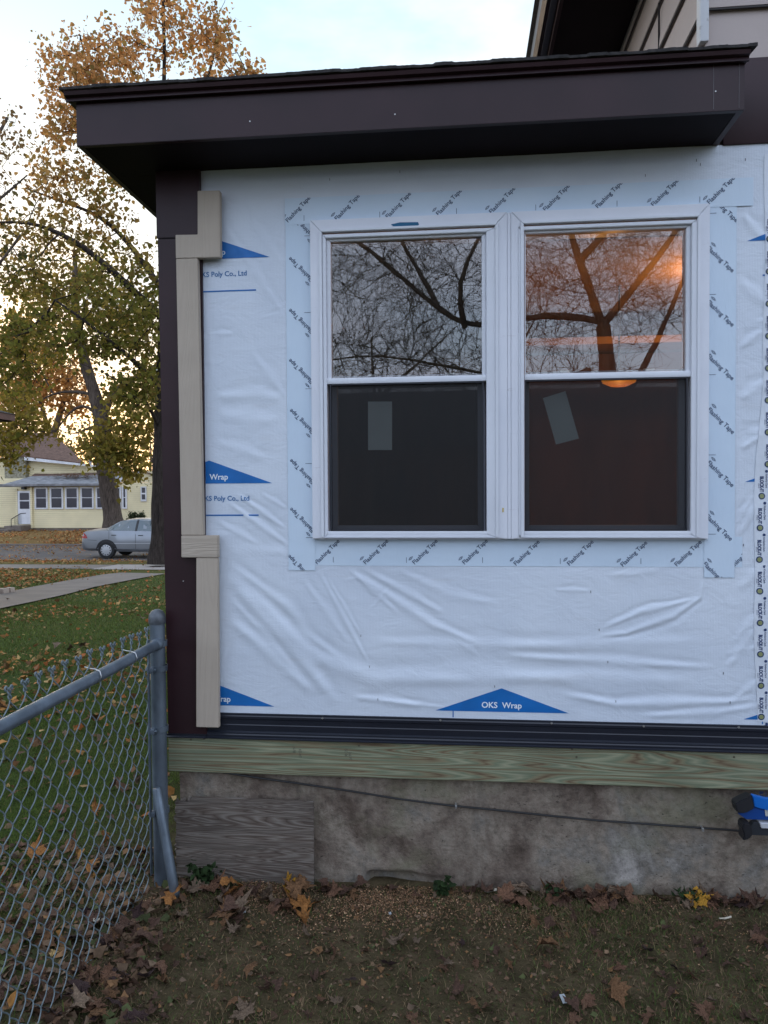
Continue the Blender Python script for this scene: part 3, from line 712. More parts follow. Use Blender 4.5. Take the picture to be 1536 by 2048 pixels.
# corner post, trim boards ---------------------------------------------------
def board(name, poly, y0, y1, m, b=.0018, parent=house, label=None):
    bm = bmesh.new(); n = len(poly); vs = [bm.verts.new((p[0], y, p[1])) for y in (y0, y1) for p in poly]
    bm.faces.new(vs[:n][::-1]); bm.faces.new(vs[n:])
    for j in range(n): bm.faces.new((vs[j], vs[(j+1) % n], vs[n+(j+1) % n], vs[n+j]))
    bmesh.ops.recalc_face_normals(bm, faces=bm.faces[:])
    if b: bmesh.ops.bevel(bm, geom=bm.edges[:], offset=b, segments=2, affect='EDGES')
    mb = MB(); mb.bm(bm); o = mb.build(name, m, parent, smooth=True)
    if label: o['label'] = label
    return o
board('corner_post', [(-1.174, .588), (-1.012, .588), (-1.010, 2.574), (-1.1905, 2.574)], -.020, .01, BROWN)
board('corner_post', [(-1.193, 2.576), (-1.016, 2.576), (-1.014, 2.8395), (-1.194, 2.8395)], -.024, .01, BROWN, label='short upper brown post cover under the soffit')
bd = MB(); 
for q in [(385, 1162, 1), (332, 740, 0)]:
    p = Wp(q[0]-18, q[1], -.021); bd.lathe([(.0028, -.0022), (.0022, 0), (.0004, .0016)], (p.x, -.0215, p.z), 10, 'y')
bd.build('nail_head', SCREW, house)
board('trim_board', [(-1.106, 2.4865), (-.926, 2.4845), (-.925, 2.7435), (-1.0145, 2.7460), (-1.0165, 2.5765), (-1.1065, 2.5785)], -.047, -.0205, BEIGE, label='upper stepped beige trim board')
board('trim_board', [(-1.0985, 1.3955), (-1.0090, 1.3955), (-1.0180, 2.4845), (-1.1055, 2.4850)], -.046, -.0205, BEIGE, label='long vertical beige trim board')
board('trim_board', [(-1.0985, 1.3070), (-.9500, 1.3060), (-.9495, 1.3940), (-1.0980, 1.3940)], -.049, -.0205, BEIGE_H, label='short cross grained beige trim block')
board('trim_board', [(-1.0470, .6275), (-.9540, .6275), (-.9500, 1.3045), (-1.0380, 1.3050)], -.047, -.0255, BEIGE, label='lower vertical beige trim board')
# starter flashing along the foot of the wall
prof = [(-.006, .676), (-.0095, .674), (-.0095, .668), (-.013, .664), (-.013, .655), (-.010, .651), (-.010, .632), (-.0125, .629), (-.0125, .606), (-.020, .601), (-.020, .596), (-.024, .592), (-.024, .584), (-.030, .581), (-.030, .5775), (-.002, .5775), (-.002, .676)]
fl = MB(); fl.prism(prof, -1.0115, XR, 'x'); fo = fl.build('starter_flashing', FLASH, house)
fl = MB(); fl.prism([(-.024, .592), (-.024, .584), (-.031, .580), (-.031, .5765), (.0, .5765), (.0, .5875)], -1.178, -1.013, 'x'); fl.build('starter_flashing', FLASH, house)
for px, py in [(645, 1436), (881, 1440), (1103, 1446), (1287, 1452), (1477, 1454)]:
    q = Wp(px, py, -.013); s = MB(); s.lathe([(.0045, 0), (.0040, .0015), (.0015, .0025)], (q.x, -.016, q.z), 12, 'y'); s.build('screw', SCREW, fo)
# treated rim board and foundation
rbd = board('rim_board', [(-1.176, .434), (XR, .434), (XR, .5765), (-1.176, .5765)], -.018, .05, TREATED, .003)
for px, py in [(718, 1491), (1144, 1498), (1153, 1514), (1468, 1514), (382, 1479), (408, 1477)]:
    q = Wp(px, py, -.019); s = MB(); s.lathe([(.0042, .0), (.0034, .0012), (.0008, .0016)], (q.x, -.0195, q.z), 10, 'y'); s.build('screw', mat('bronze_screw', (.12, .10, .07), .5, metal=.6) if 'BSC' not in globals() else BSC, rbd)
# rubber stamped grade marks on the rim board
gm = Print(lambda x, z: np.full(np.shape(x), -.0186)); 
for (px, py, s_) in [(588, 1500, 'H-FIR'), (600, 1507, 'KD-HT'), (692, 1505, 'GC 06'), (700, 1512, '2x6 PT')]:
    q = Wp(px, py, -.018); gm.new(); gm.text(s_, .016, q.x, q.z, -math.pi/2, xs=.7)
gm.build('stamped_marks', mat('faded_ink', (.07, .06, .05), .9), rbd)
# foundation, a rough grid
fx = np.arange(-1.140, XR, .012); fz = np.arange(-.14, .4345, .012); FX, FZ = np.meshgrid(fx, fz)
led = .05*np.clip((-.0-FZ+.035+.02*vnoise(FX, FZ*0, 7, 11))/.02, 0, 1)
broken = np.clip((FX+.38)/.03, 0, 1)*np.clip((-.03-FX)/.25, 0, 1)*np.clip((.045+.02*vnoise(FX, FX*0, 25, 4)-FZ)/.012, 0, 1)
FY = .012+.006*vnoise(FX, FZ, 7, 8)+.003*vnoise(FX, FZ, 28, 9)+.0012*vnoise(FX, FZ, 90, 10)+.055*broken
V = np.stack([FX.ravel(), FY.ravel(), FZ.ravel()], 1)
fnd = mk('foundation', V, gridfaces(len(fz), len(fx)), CONC, house, smooth=True)
fs = MB(); fs.box(-1.139, -1.135, .016, 5.9, -.2, .434); fs.box(-1.135, XR, 5.9, 5.95, -.9, .434); fs.box(XR-.01, XR, .03, 5.9, -.9, .434); fs.build('foundation', CONC, house)
# eaves ----------------------------------------------------------------------
EX0, EX1, EY0, EY1 = -1.392, .960, -.267, 6.3
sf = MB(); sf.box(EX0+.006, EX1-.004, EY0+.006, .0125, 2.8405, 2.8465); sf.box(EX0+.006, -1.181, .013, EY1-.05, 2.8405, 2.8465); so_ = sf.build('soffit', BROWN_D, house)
fc = board('fascia', [(EX0, 2.8380), (EX1, 2.8380), (EX1, 2.9965), (EX0, 2.9965)], EY0, EY0+.02, BROWN, .0015)
f2 = MB(); f2.box(EX0, EX0+.02, EY0+.0205, EY1, 2.839, 2.9965); f2.box(EX1-.02, EX1, EY0+.0205, .10, 2.839, 2.9965); f2.build('fascia', BROWN, house)
nh = MB()
for px, py in [(500, 243), (790, 229), (1431, 183)]:
    q = Wp(px, py, EY0); nh.lathe([(.0026, -.0014), (.002, 0), (.0004, .001)], (q.x, EY0-.0006, q.z), 8, 'y')
nh.build('nail_head', mat('white_nail', (.7, .7, .7), .4), fc)
jn = MB(); q = Wp(1427, 180, EY0); jn.box(q.x-.0008, q.x+.0008, EY0-.0012, EY0-.0002, 2.845, 2.995); q = Wp(1478, 180, EY0); jn.box(q.x-.0006, q.x+.0006, EY0-.0011, EY0-.0002, 2.845, 2.995); jn.build('fascia_joint', mat('seam_line', (.10, .085, .09), .5), fc)
dp = [(EY0-.012, 2.990), (EY0-.018, 2.992), (EY0-.016, 3.004), (EY0-.030, 3.008), (EY0-.034, 3.020), (EY0-.030, 3.024), (EY0+.1, 3.024), (EY0+.1, 2.9985), (EY0-.004, 2.9985)]
dm = MB(); dm.prism(dp, EX0-.030, EX1+.008, 'x'); dm.build('drip_edge', BROWN, house)
dm = MB(); dm.prism([(EX0-.032, 3.006), (EX0-.034, 3.021), (EX0+.1, 3.0235), (EX0+.1, 2.9985), (EX0-.004, 2.9985)], EY0+.101, EY1, 'y'); dm.build('drip_edge', BROWN, house)
# shingles: thin low-slope roof with a ragged front edge
n = 300; xsr = np.linspace(EX0-.045, EX1+.026, n); rr = np.random.default_rng(3)
tab = np.repeat(rr.uniform(0, 1, 40), 8)[:n]; fron = EY0-.036-.006*tab-.0015*rr.random(n)
V = []; F = []
for i in range(n):
    zt = 3.034+.0022*tab[i]+.0008*rr.random()
    V += [(xsr[i], fron[i], 3.0255), (xsr[i], fron[i], zt), (xsr[i], 6.3, zt+.9), (xsr[i], 6.3, 3.0+.86)]
for i in range(n-1):
    a = i*4; b_ = a+4
    F += [(a, b_, b_+1, a+1), (a+1, b_+1, b_+2, a+2), (a+2, b_+2, b_+3, a+3), (a, a+3, b_+3, b_)]
F += [(0, 1, 2, 3), ((n-1)*4+3, (n-1)*4+2, (n-1)*4+1, (n-1)*4)]
mk('shingle_roof', V, F, SHING, house)
gb = MB(); gb.prism([(EY0+.11, 3.0), (6.29, 3.0), (6.29, 3.85)], EX0-.0, EX0+.02, 'x'); gb.build('roof_side', BROWN, house)
# brown band right of the porch roof
bb = MB(); bb.box(.978, XR, -.010, .012, 2.838, 3.150, .002); bb.build('frieze_board', BROWN, house, smooth=True)
# upper storey ----------------------------------------------------------------
SID = mat('beige_lap_siding', (.42, .35, .32), .65, var=.06, vscale=2, bump=.0008, bscale=30)
UX = .905
up = MB(); ph = .2055; z0 = 3.343-ph
k = 0
while z0+k*ph < 4.85:
    a = z0+k*ph; b_ = a+ph
    # front lap and side lap: each leans out at its foot
    up.prism([(-.004, a+.001), (.016, b_-.001), (.03, b_-.001), (.03, a+.001)], UX+.012, XR, 'x')
    up.prism([(UX-.004, a+.001), (UX+.013, b_-.001), (UX+.03, b_-.001), (UX+.03, a+.001)], .031, 7, 'y')
    k += 1
up.box(UX+.03, XR-.001, .03, 6.9, 2.85, 4.84)
up.build('upper_wall', SID, house)
jt = MB(); q = Wp(1344, 80); jt.box(UX-.0075, UX+.001, .60, .603, 3.0, 3.75); jt.build('siding_joint', DARKGAP, house)
gb = MB(); zz_ = z0
for k in range(1, 9):
    a = z0+k*ph; gb.box(UX-.0015, UX+.004, .032, 6.9, a-.0065, a-.0005); gb.box(UX+.02, XR-.002, -.0025, .004, a-.0065, a-.0005)
gb.build('lap_shadow_strip', DARKGAP, house)  # dark strips stand in for the shade under each siding lap
OLDW = mat('peeling_white_paint', (.62, .63, .65), .6, col2=(.30, .27, .25), vscale=28)
OLDW.node_tree.nodes['Color Ramp'].color_ramp.elements[0].position = .58
cb = MB(); cb.box(UX-.012, UX+.020, -.012, .036, 3.22, 4.84, .004); cb.build('corner_board', OLDW, house, smooth=True)
ES = 4.02
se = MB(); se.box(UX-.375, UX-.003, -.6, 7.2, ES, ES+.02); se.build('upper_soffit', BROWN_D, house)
se = MB(); se.box(UX-.395, UX-.376, -.62, 7.2, ES-.012, ES+.16); se.build('upper_fascia', BROWN, house)
gu = MB(); gu.prism([(UX-.470, ES+.145), (UX-.470, ES+.06), (UX-.452, ES+.03), (UX-.40, ES+.03), (UX-.3965, ES+.145)], -.62, 7.2, 'y'); gu.build('gutter', BROWN, house)
ge = MB(); ge.box(UX-.432, UX-.400, -.62, 7.2, ES+.0225, ES+.0285); ge.build('gutter_strip', mat('grey_strip', (.13, .13, .16), .5), house)
ur = MB(); ur.prism([(UX-.46, ES+.165), (XR, ES+1.9), (XR, ES+2.0), (UX-.49, ES+.185)], -.66, 7.3, 'y'); ur.build('upper_roof', SHING, house)
# interior things ---------------------------------------------------------------
LAMPM = emit('amber_lamp_glass', (1.0, .32, .03), .62)
def lampmat(zc, r):
    m = emit('amber_lamp_glass', (1.0, .32, .03), .6); t = m.node_tree; sp = N(t, 'ShaderNodeSeparateXYZ'); t.links.new(objvec(t), sp.inputs[0])
    mr = N(t, 'ShaderNodeMapRange'); mr.inputs[1].default_value = zc-r*.75; mr.inputs[2].default_value = zc+r*.5; mr.inputs[3].default_value = .02; mr.inputs[4].default_value = 1.1
    t.links.new(sp.outputs[2], mr.inputs[0]); t.links.new(mr.outputs[0], t.nodes['Principled BSDF'].inputs['Emission Strength']); t.nodes['Principled BSDF'].inputs['Base Color'].default_value = (.3, .12, .03, 1); return m
def pend(p, r, label, watt, up):
    t_ = thing('pendant_lamp', label, 'lamp', p, 'warm lamps inside the room')
    m = MB(); m.lathe([(.001, -r*.55), (r*.8, -r*.48), (r*1.5, -r*.15), (r*1.7, r*.35), (r*.5, r*.7), (.01, r*.85)], p, 22); m.build('lamp_shade', lampmat(p[2], r), t_, smooth=True)
    m = MB(); m.tube([(p[0], p[1], p[2]+r*.85), (p[0], p[1], 2.719)], .004, 6); m.build('cord', BLACK, t_)
    ld = bpy.data.lights.new('lamp_light', 'POINT'); ld.energy = watt; ld.color = (1, .42, .10); ld.shadow_soft_size = .04
    lo = bpy.data.objects.new('lamp_light', ld); COL.objects.link(lo); lo.location = (0, 0, r+.07 if up else -r-.12); lo.parent = t_
    return t_
l1 = Wp(1238, 762, 1.45); pend((l1.x, l1.y, l1.z), .06, 'amber pendant lamp glowing behind the top of the lower right pane', 3.5, False)
l2 = P(1452, 528, 3.85); pend((l2.x, l2.y, 2.50), .045, 'amber pendant lamp glowing at the right edge of the upper right pane', 14.0, True)
VAL = mat('tan_shelf_wood', (.22, .12, .04), .6, var=.2, vscale=5)
a, b_ = Wp(1040, 692, 1.9), Wp(1385, 668, 1.9)
sh = MB(); sh.box(a.x, b_.x+.4, 1.9, 2.15, a.z, b_.z, .004); sh.build('shelf', VAL, house)

# ------------------------------------------------------------------ plywood, cable, ladder
pw = [Wp(375, 1600, -.02), Wp(628, 1602, -.02), Wp(628, 1778, -.02)]
bm = bmesh.new(); nx_, nz2 = 70, 44; x0, x1 = -1.150, pw[1].x; zt = pw[1].z; zb = -.045
vsg = []
for s_ in (0, 1):
    for j in range(nz2+1):
        for i in range(nx_+1):
            u, v = i/nx_, j/nz2; x = x0+(x1-x0)*u; z = zb+(zt-zb)*v
            # ragged top left corner
            if v > .97 and u < .12: z -= .03*random.random()
            x_ = x+.004*math.sin(z*40)*(1 if i == 0 else 0)+(.02*random.random() if i == 0 else 0)
            y = -.030-.006*(1-v)+.004*math.sin(x*5)+(.0 if s_ == 0 else .012); vsg.append(bm.verts.new((x_, y, z)))
W_ = (nx_+1); H_ = W_*(nz2+1)
for j in range(nz2):
    for i in range(nx_):
        a = j*W_+i; bm.faces.new((vsg[a], vsg[a+1], vsg[a+W_+1], vsg[a+W_])); a += H_; bm.faces.new((vsg[a], vsg[a+W_], vsg[a+W_+1], vsg[a+1]))
def side(ix):
    for a, b_ in zip(ix, ix[1:]): bm.faces.new((vsg[a], vsg[a+H_], vsg[b_+H_], vsg[b_]))
side([i for i in range(W_)][::-1]); side([nz2*W_+i for i in range(W_)]); side([j*W_ for j in range(nz2+1)]); side([j*W_+nx_ for j in range(nz2+1)][::-1])
bmesh.ops.recalc_face_normals(bm, faces=bm.faces[:]); mb = MB(); mb.bm(bm)
tag(mb.build('plywood_panel', PLY, smooth=True), 'weathered grey plywood sheet covering the foundation beside the fence post', 'panel')
CAB = mat('black_cable', (.012, .011, .011), .5)
cpts = []
for px, py in [(420, 1536), (450, 1545), (520, 1556), (600, 1568), (700, 1583), (800, 1598), (900, 1611), (1000, 1622), (1100, 1632), (1200, 1641), (1300, 1649), (1400, 1657), (1480, 1662), (1536, 1664), (1700, 1668), (2000, 1700)]:
    q = Wp(px, py, -.006); cpts.append((q.x, -.004+.004*math.sin(q.x*9), q.z))
t_ = thing('cable', 'thin black cable sagging across the concrete foundation below the green board', 'cable', cpts[0]); m = MB(); m.tube(cpts, .0042, 8); m.build('cable_line', CAB, t_, smooth=True)
for px, py in [(912, 1612), (1405, 1658)]:
    q = Wp(px, py, -.006); m = MB(); m.box(q.x-.004, q.x+.004, -.014, .015, q.z-.007, q.z+.006, .002); m.lathe([(.0035, -.002), (.0025, 0), (.0005, .001)], (q.x, -.0145, q.z-.003), 8, 'y'); m.build('cable_clip', SCREW, t_)
# drip stain is concrete; ladder feet sticking in from the right
LB = mat('blue_fibreglass', (.005, .13, .50), .38, var=.08, vscale=12); AL = mat('aluminium', (.62, .64, .68), .35, metal=.3, bump=.0004, bscale=60, stretch=(.2, 1, 1))
LY = -.13
def LP(px, py): q = Wp(px, py, LY); return q
ld = thing('ladder', 'feet of a blue ladder lying level in front of the foundation at the right edge', 'ladder', tuple(LP(1536, 1630)))
def rail(pts_px, mat_, nm, xend, d0, d1, slope, b=.002):
    pts = [LP(*p) for p in pts_px]; poly = [(p.x, p.z) for p in pts]
    return board(nm, poly, LY+d0, LY+d1, mat_, b, parent=None)
def lpart(nm, poly, d0, d1, m, b=.002):
    o = board(nm, poly, LY+d0, LY+d1, m, b, parent=ld); return o
x2 = 2.9
def pz(px, py): q = LP(px, py); return (q.x, q.z)
a = pz(1503, 1589); b_ = pz(1507, 1612)
dz = pz(1536, 1596)[1]-a[1]; sl_ = dz/(pz(1536, 1596)[0]-a[0])*.25
lpart('rail', [a, (a[0]+.05, a[1]-.012), (x2, a[1]-.03), (x2, b_[1]-.035), (a[0]+.05, b_[1]-.010), b_], -.010, .014, LB)
c1 = pz(1476, 1627); c2 = pz(1492, 1638)
lpart('rail', [c1, pz(1505, 1613.5), (a[0]+.05, b_[1]-.0125), (x2, b_[1]-.0375), (x2, c2[1]-.03), (c2[0]+.06, c2[1]), c2], -.004, .012, mat('blue_fibreglass_inner', (.003, .045, .22), .45))
# rubber foot of the upper rail
lpart('rubber_foot', [pz(1466, 1604), pz(1472, 1599), pz(1499, 1587), pz(1505, 1612), pz(1487, 1622), pz(1470, 1621)], -.022, .026, BLACK, .004)
lpart('warning_label', [pz(1528, 1617), (LP(1528, 1617).x+.09, LP(1528, 1617).z-.003), (LP(1530, 1631).x+.09, LP(1530, 1631).z-.003), pz(1530, 1631)], -.0058, -.0045, mat('foil_label', (.42, .42, .38), .5, var=.2, vscale=60), 0)
c = pz(1517, 1643); d_ = pz(1520, 1654)
lpart('rail', [c, (x2, c[1]-.004), (x2, d_[1]-.004), d_], -.012, .02, AL)
lpart('rail', [pz(1506, 1643), (pz(1516, 1643)), pz(1519, 1656), (x2, d_[1]-.007), (x2, d_[1]-.032), pz(1500, 1669), pz(1500, 1650)], -.006, .018, mat('dark_aluminium', (.05, .055, .065), .4, metal=.5))
lpart('rubber_foot', [pz(1479, 1650), pz(1484, 1640), pz(1497, 1642), pz(1501, 1664), pz(1494, 1673), pz(1481, 1676), pz(1484, 1664)], -.024, .028, BLACK, .004)
lg = MB(); lg.box(2.2, 2.26, LY-.02, LY+.04, -.02, LP(1536, 1672).z-.01); lg.box(2.75, 2.81, LY-.02, LY+.04, -.02, LP(1536, 1672).z-.01); lg.box(2.15, 2.86, LY-.03, LY+.05, LP(1536, 1672).z-.03, LP(1536, 1672).z-.008)
tag(lg.build('trestle', PLAIN), 'low wooden trestle carrying the ladder beyond the frame', 'trestle')
#@@PART2
# ------------------------------------------------------------------ chain link fence
fence = thing('chain_link_fence', 'grey chain link fence running from its terminal post beside the house corner towards the viewer', 'fence', (-1.186, -.07, 0))
PX_, PY_ = -1.186, -.072
m = MB(); m.tube([(PX_, PY_, -.2), (PX_-.006, PY_, 1.055)], .0295, 20); m.build('post', GALV, fence, smooth=True)
m = MB(); m.lathe([(.0325, 0), (.0335, .004), (.0335, .022), (.031, .036), (.022, .050), (.010, .056), (.001, .058)], (PX_-.006, PY_, 1.046), 22)
m.build('post_cap', mat('cast_cap', (.10, .11, .125), .5, metal=.4, var=.3, vscale=30, bump=.001, bscale=90), fence, smooth=True)
RY0, RZ0 = PY_-.03, .968
rp0 = Vector((PX_+.004, RY0, RZ0)); rp1 = Vector((-1.196, -3.6, .955))
m = MB(); m.tube([rp0, rp0.lerp(rp1, .12)+Vector((0, 0, -.004)), rp0.lerp(rp1, .3)+Vector((0, 0, -.008)), rp0.lerp(rp1, .6)+Vector((0, 0, -.006)), rp1], .0195, 16); m.build('top_rail', GALV, fence, smooth=True)
m = MB(); m.lathe([(.018, -.02), (.024, -.012), (.024, .016), (.012, .026), (.001, .028)], (rp0.x, rp0.y, rp0.z), 16, 'y'); m.build('rail_end_cup', GALV, fence, smooth=True)
for zb_ in (.968, .870, .628, .30):
    m = MB(); k = 22; V = []; F = []
    for h in (-.011, .011):
        for r_ in (.0300, .0322):
            for j in range(k): V.append((PX_+r_*math.cos(2*math.pi*j/k), PY_+r_*math.sin(2*math.pi*j/k), zb_+h))
    for j in range(k):
        q = (j+1) % k; F += [(k+j, k+q, 3*k+q, 3*k+j), (j, q, k+q, k+j), (2*k+j, 3*k+j, 3*k+q, 2*k+q)]
    m.add(V, F); m.box(PX_-.030, PX_-.004, PY_-.052, PY_-.028, zb_-.011, zb_+.011, .002)
    m.tube([(PX_-.035, PY_-.042, zb_), (PX_+.004, PY_-.042, zb_)], .005, 8)
    m.build('tension_band', GALV, fence, smooth=True)
m = MB(); m.box(PX_-.026, PX_-.021, PY_-.056, PY_-.040, .06, .99, .001); m.build('tension_bar', GALV, fence)
# woven wires
def link(k): return .0375*k
MX = -1.222; Y0 = PY_-.045
rf = np.random.default_rng(5)
Vm = []; Fm = []; nb = 0
def wire_tube(pts, r, k=5):
    global nb
    pts = np.array(pts); n = len(pts); d = np.zeros_like(pts); d[1:-1] = pts[2:]-pts[:-2]; d[0] = pts[1]-pts[0]; d[-1] = pts[-1]-pts[-2]
    d /= np.linalg.norm(d, axis=1)[:, None]+1e-9
    ref = np.array([1., .03, .02]); u = np.cross(d, ref); u /= np.linalg.norm(u, axis=1)[:, None]+1e-9; v = np.cross(d, u)
    for j in range(k):
        a = 2*math.pi*j/k
        Vm.append(pts+(u*math.cos(a)+v*math.sin(a))*r)
    idx = np.arange(n-1)
    base = nb
    for j in range(k):
        q = (j+1) % k
        Fm.append(np.stack([base+j*n+idx, base+q*n+idx, base+q*n+idx+1, base+j*n+idx+1], 1))
    nb += n*k
def warp(y, z):
    return (MX+.010*math.sin(y*2.1+z*3)+.006*math.sin(z*9+y*5), y+.007*math.sin(z*6+y*3)+.004*math.sin(z*17+y*9), z+.006*math.sin(y*7))
step = .0375
for i in range(92):
    yb = Y0-i*step; pts = []
    ztop = 1.028; nz_ = 29
    lx = rf.uniform(-.001, .001)
    for s_ in range(24*4+1):
        z = ztop-.02-(s_/4)*.0435; ph_ = ((s_/4)+(i % 2)) % 2
        tri = ph_ if ph_ <= 1 else 2-ph_                      # 0..1..0
        tri = tri*1.12-.06
        # soften bends
        tri = .5+.5*math.sin((tri-.5)*math.pi*.98)*.5+(tri-.5)*.5
        x_, y_, z_ = warp(yb-step*tri, z)
        x_ += .0045*(1 if (ph_ < 1) else -1)*math.sin(math.pi*(ph_ % 1))
        pts.append((x_+lx, y_, max(z_, .0)))
    if i % 2 == 0:      # knuckle at the top joins this wire and the next
        x_, y_, z_ = warp(yb-step, ztop)
    wire_tube(pts, .0021)
    if (i % 2) == 0:
        yk = yb-.0; x_, y_, z_ = warp(yk, ztop-.02)
        tl = .026+rf.uniform(-.004, .006); an = rf.uniform(-.3, .3)
        for sgn in (-1, 1):
            lp = []
            for a in np.linspace(0, 1, 9):
                lp.append((x_+.0035*sgn*math.sin(a*6), y_+an*.018*a+sgn*.0035*math.cos(a*6), z_+a*tl))
            for a in np.linspace(0, math.pi*1.5, 8): lp.append((x_+sgn*.003, y_+an*.018+sgn*(.0035+.0045*(1-math.cos(a))), z_+tl+.006*math.sin(a)))
            wire_tube(lp, .0027)
mk('chain_link_mesh', np.concatenate(Vm), np.concatenate(Fm), WIRE, fence, smooth=True)
for yy in (-.33, -.60, -1.35, -2.1, -2.9):
    t_ = (yy-rp0.y)/(rp1.y-rp0.y); c = rp0.lerp(rp1, t_)
    pts = []
    for a in np.linspace(-.5, 3.9, 20): pts.append((c.x+.0222*math.cos(a)-.001, c.y-.004+a*.003, c.z+.0222*math.sin(a)-.004))
    pts = [(c.x-.045, c.y+.02, c.z+.016)]+[(c.x-.02, c.y+.012, c.z+.021)]+pts[5:0:-1] if False else pts
    pts.append((c.x-.034, c.y+.012, c.z-.012))
    pts.insert(0, (c.x+.016, c.y-.012, c.z-.028))
    m = MB(); m.tube([(c.x-.042, c.y+.012, c.z+.026), (c.x-.018, c.y+.006, c.z+.0225), (c.x, c.y, c.z+.0225), (c.x+.017, c.y-.002, c.z+.016), (c.x+.0225, c.y-.004, c.z), (c.x+.018, c.y-.006, c.z-.014), (c.x, c.y-.008, c.z-.0235), (c.x-.03, c.y-.010, c.z-.03)], .0019, 6); m.build('tie_wire', TIE, fence, smooth=True)
# leaning pipe
pa, pb_ = P(314, 1580, 2.93), P(349, 1782, 2.90)
m = MB(); q = pb_-pa; m.tube([pa-q*.02, pa, pb_, pb_+q*.15], [.016, .0185, .0185, .0185], 16)
tag(m.build('pipe', GALV, smooth=True), 'short grey steel pipe leaning against the base of the fence post', 'pipe')

# ------------------------------------------------------------------ trees
def prisms(A, B, ra, rb, k):
    A = np.asarray(A, float); B = np.asarray(B, float); n = len(A); d = B-A; l = np.linalg.norm(d, axis=1)[:, None]+1e-9; d = d/l
    ref = np.where(np.abs(d[:, 2:3]) > .9, np.array([[1., 0, 0]]), np.array([[0, 0, 1.]])); u = np.cross(d, ref); u /= np.linalg.norm(u, axis=1)[:, None]+1e-9; v = np.cross(d, u)
    V = np.zeros((n, 2*k, 3)); A = A-d*ra[:, None]*.3
    for j in range(k):
        a = 2*math.pi*j/k; o = u*math.cos(a)+v*math.sin(a); V[:, j] = A+o*ra[:, None]; V[:, k+j] = B+o*rb[:, None]
    F = []
    base = (np.arange(n)*2*k)
    for j in range(k):
        q = (j+1) % k; F.append(np.stack([base+j, base+q, base+k+q, base+k+j], 1))
    return V.reshape(-1, 3), np.concatenate(F)
class Tree:
    def __init__(s, seed=0): s.p = []; s.par = []; s.fix = []; s.g = np.random.default_rng(seed); s.main = []
    def limb(s, pts, r0, r1, wob=.25):
        pts = [np.array(p, float) for p in pts]
        fine = [pts[0]]
        for a, b in zip(pts, pts[1:]):
            n = max(2, int(np.linalg.norm(b-a)/.35))
            for i in range(1, n+1): fine.append(a+(b-a)*i/n)
        fine = np.array(fine)
        for _ in range(3): fine[1:-1] = (fine[:-2]+2*fine[1:-1]+fine[2:])/4
        if s.p:
            P_ = np.array(s.p); par = int(np.argmin(((P_-fine[0])**2).sum(1)))
        else: par = -1
        n = len(fine); idx = []
        for i, q in enumerate(fine):
            s.p.append(q); s.par.append(par); s.fix.append(r0+(r1-r0)*i/(n-1)); par = len(s.p)-1; idx.append(par)
        s.main.append((idx, par))
    def fill(s, att, step=.45, straight=.3, lift=.25):
        s.straight = straight
        att = np.array(att, float); P0 = np.array(s.p)
        d = np.array([np.min(((P0-a)**2).sum(1)) for a in att]); order = np.argsort(d)
        cap = len(s.p)+len(att)*40; PP = np.zeros((cap, 3)); PP[:len(s.p)] = P0; n = len(s.p)
        s.tips = []
        PD_ = np.zeros(cap)
        for i in range(n):
            if s.par[i] >= 0: PD_[i] = 0 if s.fix[i] > 0 else PD_[s.par[i]]+np.linalg.norm(PP[i]-PP[s.par[i]])
        for a in att[order]:
            dd = np.sqrt(((PP[:n]-a)**2).sum(1)+.6*np.maximum(0, PP[:n, 2]-a[2]+.1)**2)+s.straight*PD_[:n]
            j = int(np.argmin(dd)); q = PP[j]; L_ = np.linalg.norm(a-q); k = max(1, min(30, int(round(L_/step)))); par = j
            mid = s.g.normal(0, .09*L_, 3); mid[2] += lift*.2*L_
            for i in range(1, k+1):
                u = i/k; c = q+(a-q)*u+mid*(4*u*(1-u))*.6+s.g.normal(0, .03*min(L_, 1), 3)*(0 if i == k else .7)
                PP[n] = c; PD_[n] = PD_[par]+L_/k; s.p.append(c); s.par.append(par); s.fix.append(0); par = n; n += 1
            s.tips.append(par)
    def radii(s, tip=.006, ex=2.2):
        n = len(s.p); acc = np.zeros(n); par = np.array(s.par); r = np.zeros(n); fix = np.array(s.fix)
        for i in range(n-1, -1, -1):
            r[i] = max(tip, acc[i]**(1/ex)) if acc[i] > 0 else tip
            if fix[i] > 0: r[i] = fix[i]
            elif par[i] >= 0: acc[par[i]] += r[i]**ex
        s.r = r; return r
    def wood(s, name, m, parent, tip=.006, kmin=3, ex=2.2, extra=None):
        r = s.radii(tip, ex); P_ = np.array(s.p); par = np.array(s.par); fix = np.array(s.fix)
        e = np.where((par >= 0) & (fix == 0))[0]
        Vs = []; Fs = []; nb_ = 0
        big = r[e] > .03
        for sel, k in ((e[big], 6), (e[~big], kmin)):
            if len(sel):
                rp_ = np.minimum(r[par[sel]], r[sel]*1.35)
                V, F = prisms(P_[par[sel]], P_[sel], rp_, r[sel], k); Vs.append(V); Fs.append(F+nb_); nb_ += len(V)
        if extra is not None: V, F = extra; Vs.append(V); Fs.append(F+nb_); nb_ += len(V)
        # main limbs as smooth tapered tubes
        mb_ = MB()
        for idx, _ in s.main:
            pts = [Vector(P_[i]) for i in idx]; rr_ = [float(r[i])*(1+.06*math.sin(i*1.7)) for i in idx]
            if par[idx[0]] < 0: rr_[0] *= 1.35; rr_[1] *= 1.15
            mb_.tube(pts, rr_, 14)
        V = np.array(mb_.V); F = [f for f in mb_.F if len(f) == 4]; caps = [f for f in mb_.F if len(f) != 4]
        Vs.append(V); Fs.append(np.array(F)+nb_)
        return mk(name, np.concatenate(Vs), np.concatenate(Fs), m, parent, smooth=True)
